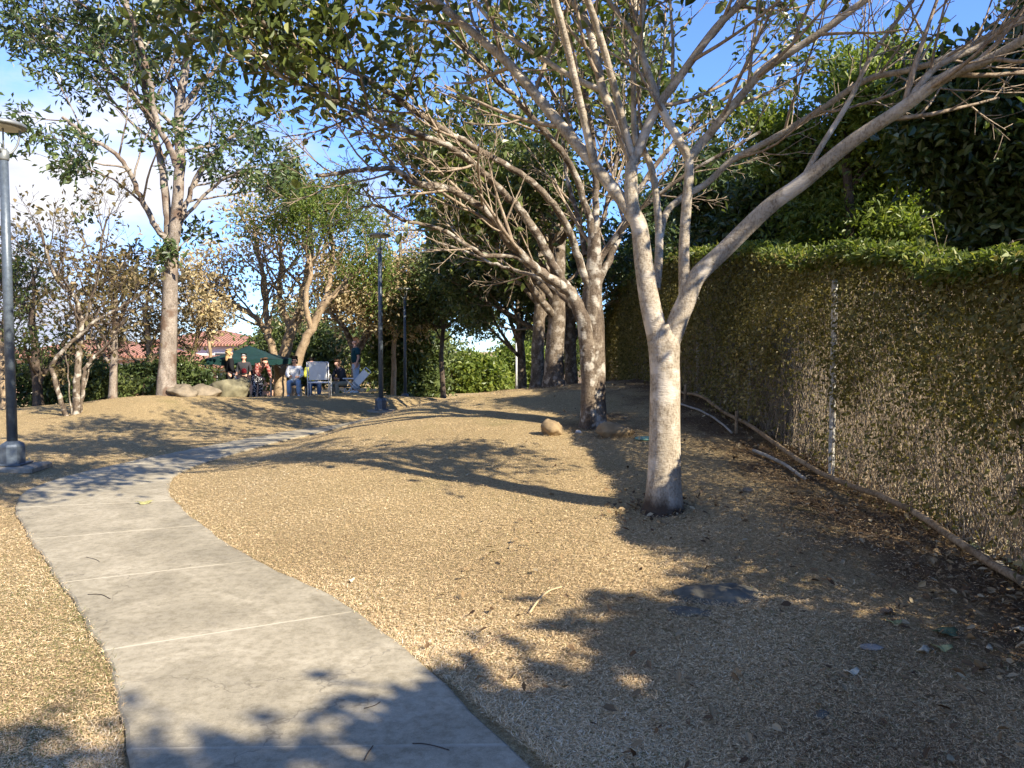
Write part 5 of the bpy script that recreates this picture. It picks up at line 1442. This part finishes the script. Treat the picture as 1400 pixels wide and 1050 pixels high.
def lerp(a, b, t): return np.array(a) * (1 - t) + np.array(b) * t

def person(label, loc, rz, J, top, bottom, shoes, hair=None, hairlen=0, sleeve=1.0, legcover=1.0, skirt=None, hat=None, specs=None, s=1.0, skin=None, bulk=1.15):
    root = empty('person', (0, 0, 0), label, 'person')
    sk = skin or M_skin
    J = {k: np.array(v, float) for k, v in J.items()}
    H = dict(J); E = []; Rd = {}
    rad = dict(pelvis=.125, waist=.115, chest=.135, neck=.058, chin=.060, head=.092, crown=.075)
    for k in rad: Rd[k] = rad[k]
    face = norm(J['face'])
    upv = norm(J['crown'] - J['neck'])
    H['chin'] = lerp(J['neck'], J['head'], .55) + face * .028
    E += [('pelvis', 'waist'), ('waist', 'chest'), ('chest', 'neck'), ('neck', 'chin'), ('chin', 'head'), ('head', 'crown')]
    H['nose'] = J['head'] + face * .105 - upv * .015; Rd['nose'] = .016; E.append(('head', 'nose'))
    side = norm(np.cross(face, upv))
    for sg, n_ in ((1, 'L'), (-1, 'R')):
        H['ear' + n_] = J['head'] + side * sg * .098 - upv * .01; Rd['ear' + n_] = .016; E.append(('head', 'ear' + n_))
        S, El, Wr, Hd = (J[k + n_] for k in ('sh', 'el', 'wr', 'hd'))
        Rd.update({'sh' + n_: .062, 'el' + n_: .042, 'wr' + n_: .029, 'hip' + n_: .088, 'kn' + n_: .058, 'an' + n_: .040, 'heel' + n_: .036, 'toe' + n_: .030})
        E += [('chest', 'sh' + n_), ('sh' + n_, 'el' + n_), ('el' + n_, 'wr' + n_), ('pelvis', 'hip' + n_), ('hip' + n_, 'kn' + n_), ('kn' + n_, 'an' + n_), ('an' + n_, 'toe' + n_)]
        Rd.pop('heel' + n_)
        Rd['hd' + n_] = .030; E.append(('wr' + n_, 'hd' + n_))
        d = norm(Hd - Wr); sd = norm(np.cross(d, face) + 1e-3); fl = norm(np.cross(sd, d))
        for q, (o, L) in enumerate(((-.030, .060), (-.010, .074), (.010, .070), (.029, .055))):
            a = 'f%d' % q + n_; b = 'g%d' % q + n_
            H[a] = Hd + d * .035 + sd * o; H[b] = H[a] + d * L * .6 + fl * L * .35
            Rd[a] = .0105; Rd[b] = .008; E += [('hd' + n_, a), (a, b)]
        H['t0' + n_] = Hd + sd * -.045 + d * .005; H['t1' + n_] = H['t0' + n_] + d * .04 + sd * -.012; Rd['t0' + n_] = .011; Rd['t1' + n_] = .009
        E += [('wr' + n_, 't0' + n_), ('t0' + n_, 't1' + n_)]
    H.pop('face')
    skin_mesh('body', H, E, Rd, sk, root, 'pelvis', 1)
    # shirt over the torso and the arms down to the sleeve's end
    A = {k: H[k] for k in ('pelvis', 'waist', 'chest')}; A['collar'] = lerp(H['chest'], H['neck'], .72)
    RA = dict(pelvis=.142, waist=.136, chest=.155, collar=.085); EA = [('pelvis', 'waist'), ('waist', 'chest'), ('chest', 'collar')]
    for n_ in 'LR':
        A['sh' + n_] = H['sh' + n_]; RA['sh' + n_] = .080; EA.append(('chest', 'sh' + n_))
        if sleeve > .5:
            A['el' + n_] = H['el' + n_]; RA['el' + n_] = .060; A['cu' + n_] = lerp(H['el' + n_], H['wr' + n_], .93); RA['cu' + n_] = .046
            EA += [('sh' + n_, 'el' + n_), ('el' + n_, 'cu' + n_)]
        else:
            A['cu' + n_] = lerp(H['sh' + n_], H['el' + n_], .72); RA['cu' + n_] = .070; EA.append(('sh' + n_, 'cu' + n_))
    RA = {k: v * (bulk if k[0] in 'pwc' else (bulk + 1) / 2) for k, v in RA.items()}
    skin_mesh('shirt', A, EA, RA, top, root, 'pelvis')
    # trousers
    B = {'pelvis': H['pelvis'] , 'belt': lerp(H['pelvis'], H['waist'], .45)}; RB = dict(pelvis=.147, belt=.135); EB = [('belt', 'pelvis')]
    for n_ in 'LR':
        for k, r in (('hip', .104), ('kn', .076)): B[k + n_] = H[k + n_]; RB[k + n_] = r
        B['cf' + n_] = lerp(H['kn' + n_], H['an' + n_], .95 if legcover > .5 else .25); RB['cf' + n_] = .064 if legcover > .5 else .08
        EB += [('pelvis', 'hip' + n_), ('hip' + n_, 'kn' + n_), ('kn' + n_, 'cf' + n_)]
    RB = {k: v * ((bulk + 1) / 2) for k, v in RB.items()}
    skin_mesh('trousers', B, EB, RB, bottom, root, 'pelvis')
    for n_ in 'LR':
        skin_mesh('shoe', {'a': H['an' + n_] - np.array([0, 0, .02]), 'b': lerp(H['an' + n_], H['toe' + n_], .55) , 'c': lerp(H['an' + n_], H['toe' + n_], 1.12)}, [('a', 'b'), ('b', 'c')], dict(a=.050, b=.046, c=.036), shoes, root, 'a')
    if hair:
        back = -face
        Hh = {'a': J['head'] + back * .012 + upv * .035, 'b': J['crown'] + back * .01 + upv * .012, 'c': J['head'] + back * .055 - upv * .01}
        Rh = dict(a=.100, b=.082, c=.082); Eh = [('a', 'b'), ('a', 'c')]
        if hairlen:
            Hh['d'] = J['neck'] + back * .075 ; Rh['d'] = .085; Eh.append(('c', 'd'))
            Hh['e'] = J['neck'] + back * .09 - upv * hairlen; Rh['e'] = .06; Eh.append(('d', 'e'))
        skin_mesh('hair', Hh, Eh, Rh, hair, root, 'a')
    if hat:
        skin_mesh('beanie', {'a': J['head'] + upv * .045, 'b': J['crown'] + upv * .03, 'c': J['crown'] + upv * .10}, [('a', 'b'), ('b', 'c')], dict(a=.106, b=.095, c=.035), hat, root, 'a')
    if specs:
        e = J['head'] + face * .096 + upv * .012
        b = MB()
        for sg in (-1, 1):
            c = e + side * sg * .036
            b.tube([c - face * .006, c + face * .006], .026, 10)
            b.tube([c + side * sg * .02, J['head'] + side * sg * .098 + upv * .012], .005, 5)
        b.build('sunglasses', specs, root, False)
    if skirt is not None:
        pass
    place(root, loc, None, rz, s)
    return root

def pose_stand(arm=0.0, lean=0.0):
    J = dict(pelvis=(0, 0, .94), waist=(0, -.01 - lean * .2, 1.10), chest=(0, -.01 - lean * .55, 1.32), neck=(0, -.015 - lean * .85, 1.50), head=(0, -.03 - lean, 1.63), crown=(0, -.02 - lean, 1.69), face=(0, -1, -.05))
    for sg, n_ in ((1, 'L'), (-1, 'R')):
        J['sh' + n_] = (sg * .185, -lean * .75, 1.425); J['el' + n_] = (sg * .235, .03 - lean * .6, 1.13); J['wr' + n_] = (sg * .235, -.03 - lean * .6 - arm * .2, .89 + arm * .2); J['hd' + n_] = (sg * .235, -.05 - lean * .6 - arm * .28, .81 + arm * .22)
        J['hip' + n_] = (sg * .09, 0, .90); J['kn' + n_] = (sg * .10, -.02 * sg, .50); J['an' + n_] = (sg * .105, .02 + .03 * sg, .085); J['toe' + n_] = (sg * .125, -.13 + .03 * sg, .035)
    return J
def pose_sit(lean=.05, face=(0, -1, -.1), hands=(0, -.32, .62)):
    J = dict(pelvis=(0, 0, .50), waist=(0, -.02 - lean * .2, .66), chest=(0, -.02 - lean * .7, .88), neck=(0, -.03 - lean, 1.06), head=(0, -.05 - lean * 1.2, 1.19), crown=(0, -.04 - lean * 1.2, 1.25), face=face)
    for sg, n_ in ((1, 'L'), (-1, 'R')):
        J['sh' + n_] = (sg * .185, -.02 - lean * .8, .985); J['el' + n_] = (sg * .25, -.08 - lean, .72); J['wr' + n_] = (sg * .13, -.27, .66); J['hd' + n_] = (sg * .08, -.33, .67)
        J['hip' + n_] = (sg * .09, -.03, .49); J['kn' + n_] = (sg * .15, -.44, .50); J['an' + n_] = (sg * .15, -.42, .085); J['toe' + n_] = (sg * .18, -.57, .035)
    return J
def pose_stoop():
    J = dict(pelvis=(0, .10, .88), waist=(0, -.02, 1.0), chest=(0, -.20, 1.13), neck=(0, -.36, 1.22), head=(0, -.46, 1.28), crown=(0, -.46, 1.34), face=(0, -.85, -.5))
    for sg, n_ in ((1, 'L'), (-1, 'R')):
        J['sh' + n_] = (sg * .18, -.28, 1.17); J['el' + n_] = (sg * .24, -.34, .90); J['wr' + n_] = (sg * .17, -.50, .76); J['hd' + n_] = (sg * .14, -.57, .72)
        J['hip' + n_] = (sg * .09, .10, .85); J['kn' + n_] = (sg * .11, -.04, .47); J['an' + n_] = (sg * .11, .06, .085); J['toe' + n_] = (sg * .13, -.09, .035)
    return J
cl = lambda n_, c, v=.12, sc=12: plain('cloth_' + n_, c, .9, .15, 0, v, sc)
C_black = cl('black', (.012, .012, .014)); C_char = cl('charcoal', (.04, .04, .045)); C_teal = cl('teal', (.012, .05, .06)); C_blue = cl('pale_denim', (.34, .42, .50), .15)
C_white = cl('white', (.72, .71, .68), .06); C_yel = cl('yellow_green', (.42, .42, .06)); C_khaki = cl('khaki', (.36, .29, .19)); C_jean = cl('denim', (.10, .15, .24)); C_grey = cl('grey_knit', (.33, .33, .34))
C_shoe = cl('shoe', (.06, .05, .045)); C_shoew = cl('white_shoe', (.6, .6, .58)); H_blond = cl('blond_hair', (.40, .27, .13), .3, 40); H_brown = cl('brown_hair', (.10, .06, .035), .3, 40); H_dark = cl('dark_hair', (.02, .015, .012), .3, 40); H_ginger = cl('ginger_hair', (.36, .19, .10), .2, 40)
def plaid():
    m, nt, out = nodes_of('red_plaid'); v = coords(nt, 'Object', (16, 16, 16)); ch = nt.nodes.new('ShaderNodeTexChecker'); ch.inputs['Scale'].default_value = 1
    nt.links.new(v, ch.inputs[0]); ch.inputs[1].default_value = (.20, .035, .03, 1); ch.inputs[2].default_value = (.36, .20, .16, 1); bsdf(nt, out, ch.outputs[0], .9, .1); return m
C_plaid = plaid()
def patterned():
    m, nt, out = nodes_of('patterned_leggings'); n_ = noise(nt, 22, 2, .5, coords(nt, 'Object'))
    bsdf(nt, out, ramp(nt, [(.54, (.012, .012, .016)), (.58, (.6, .6, .6))], n_.outputs['Fac']).outputs[0], .9, .1); return m
C_patt = patterned()
M_lensk = plain('dark_lens', (.01, .01, .01), .15, .6)

def spot(u, Y): 
    p_ = P(u, 530, Y); return np.array([p_[0], p_[1], gz(p_[0], p_[1])])
person('person standing in black with long fair hair, back half turned, behind the biggest boulder', spot(314, 24.6), 2.3, pose_stand(.4), C_black, C_black, C_shoe, H_blond, .16)
person('person in dark jacket and pale grey beanie under the canopy, holding something red', spot(334, 24.35), .2, pose_stand(.9), C_char, C_black, C_shoe, H_dark, .1, hat=C_grey, s=.88)
person('person stooping in a red plaid shirt and black and white patterned leggings under the canopy', spot(352, 24.4), .9, pose_stoop(), C_plaid, C_patt, C_shoe, H_brown, .02)
person('person seated in white shirt and sunglasses with pale jeans, right of the canopy', spot(404, 24.2), .15, pose_sit(.10), C_white, C_blue, C_shoew, H_dark, 0, specs=M_lensk)
person('person seated in a yellow green top, mostly behind the white lawn chair', spot(426, 24.9), .5, pose_sit(.02), C_yel, C_jean, C_shoe, H_dark, .05)
person('person seated in dark top and khaki trousers, half hidden by the folding table', spot(471, 25.4), -.7, pose_sit(.22), C_char, C_khaki, C_shoe, H_brown, 0)
man = person('person standing sideways in dark teal t shirt and pale jeans, reddish short hair', spot(487, 23.5), -1.15, pose_stand(.1), C_teal, C_blue, C_shoew, H_ginger, 0, sleeve=.3, bulk=1.3)
# stools under those who sit
def stool(at, rz, label, c):
    root = empty('camp_stool', (0, 0, 0), label, 'stool')
    MB().box((0, .03, .385), (.40, .36, .03), None, .008).build('seat', c, root)
    for sx in (-.17, .17):
        for sy in (-.13, .19): MB().tube([(sx, sy, 0), (sx * .9, sy * .9, .37)], .014, 8).build('leg', M_wht, root, True)
    place(root, at, None, rz)
stool(spot(404, 24.2), .15, 'camp stool under the person in white', C_jean)
stool(spot(426, 24.9), .5, 'camp stool under the person in yellow green', C_char)
stool(spot(471, 25.4), -.7, 'camp stool under the person in khaki trousers', C_char)
# folded white chair carried in the standing person's hand
def carried():
    b = spot(487, 23.5)
    root = empty('folded_chair', (0, 0, 0), 'folded white chair carried at the side of the standing person', 'chair')
    fr = MB(); fr.tube([(-.2, 0, .30), (.25, 0, .80)], .014, 8).tube([(-.03, 0, .16), (.42, 0, .66)], .014, 8).tube([(-.2, 0, .30), (-.03, 0, .16)], .014, 8).tube([(.25, 0, .80), (.42, 0, .66)], .014, 8)
    fr.build('frame', M_wht, root, True)
    ca, sa = math.cos(.838), math.sin(.838)
    MB().box((.11, 0, .48), (.5, .012, .20), [[ca, 0, -sa], [0, 1, 0], [sa, 0, ca]]).build('sling', M_sling, root)
    place(root, (b[0] + .12, b[1] - .26, b[2] + .04), None, -.15)
carried()
bag = MB().lathe([(.10, 0), (.13, .03), (.14, .14), (.11, .24), (.05, .27)], (0, 0, 0), 14).build('bag', cl('red_bag', (.16, .015, .02)), None, True)
b = spot(334, 24.03); bag.scale = (.6, .6, .6); bag.location = (b[0], b[1], b[2] + .88); tag(bag, 'small red bag held in the hands of the person with the grey beanie', 'bag')
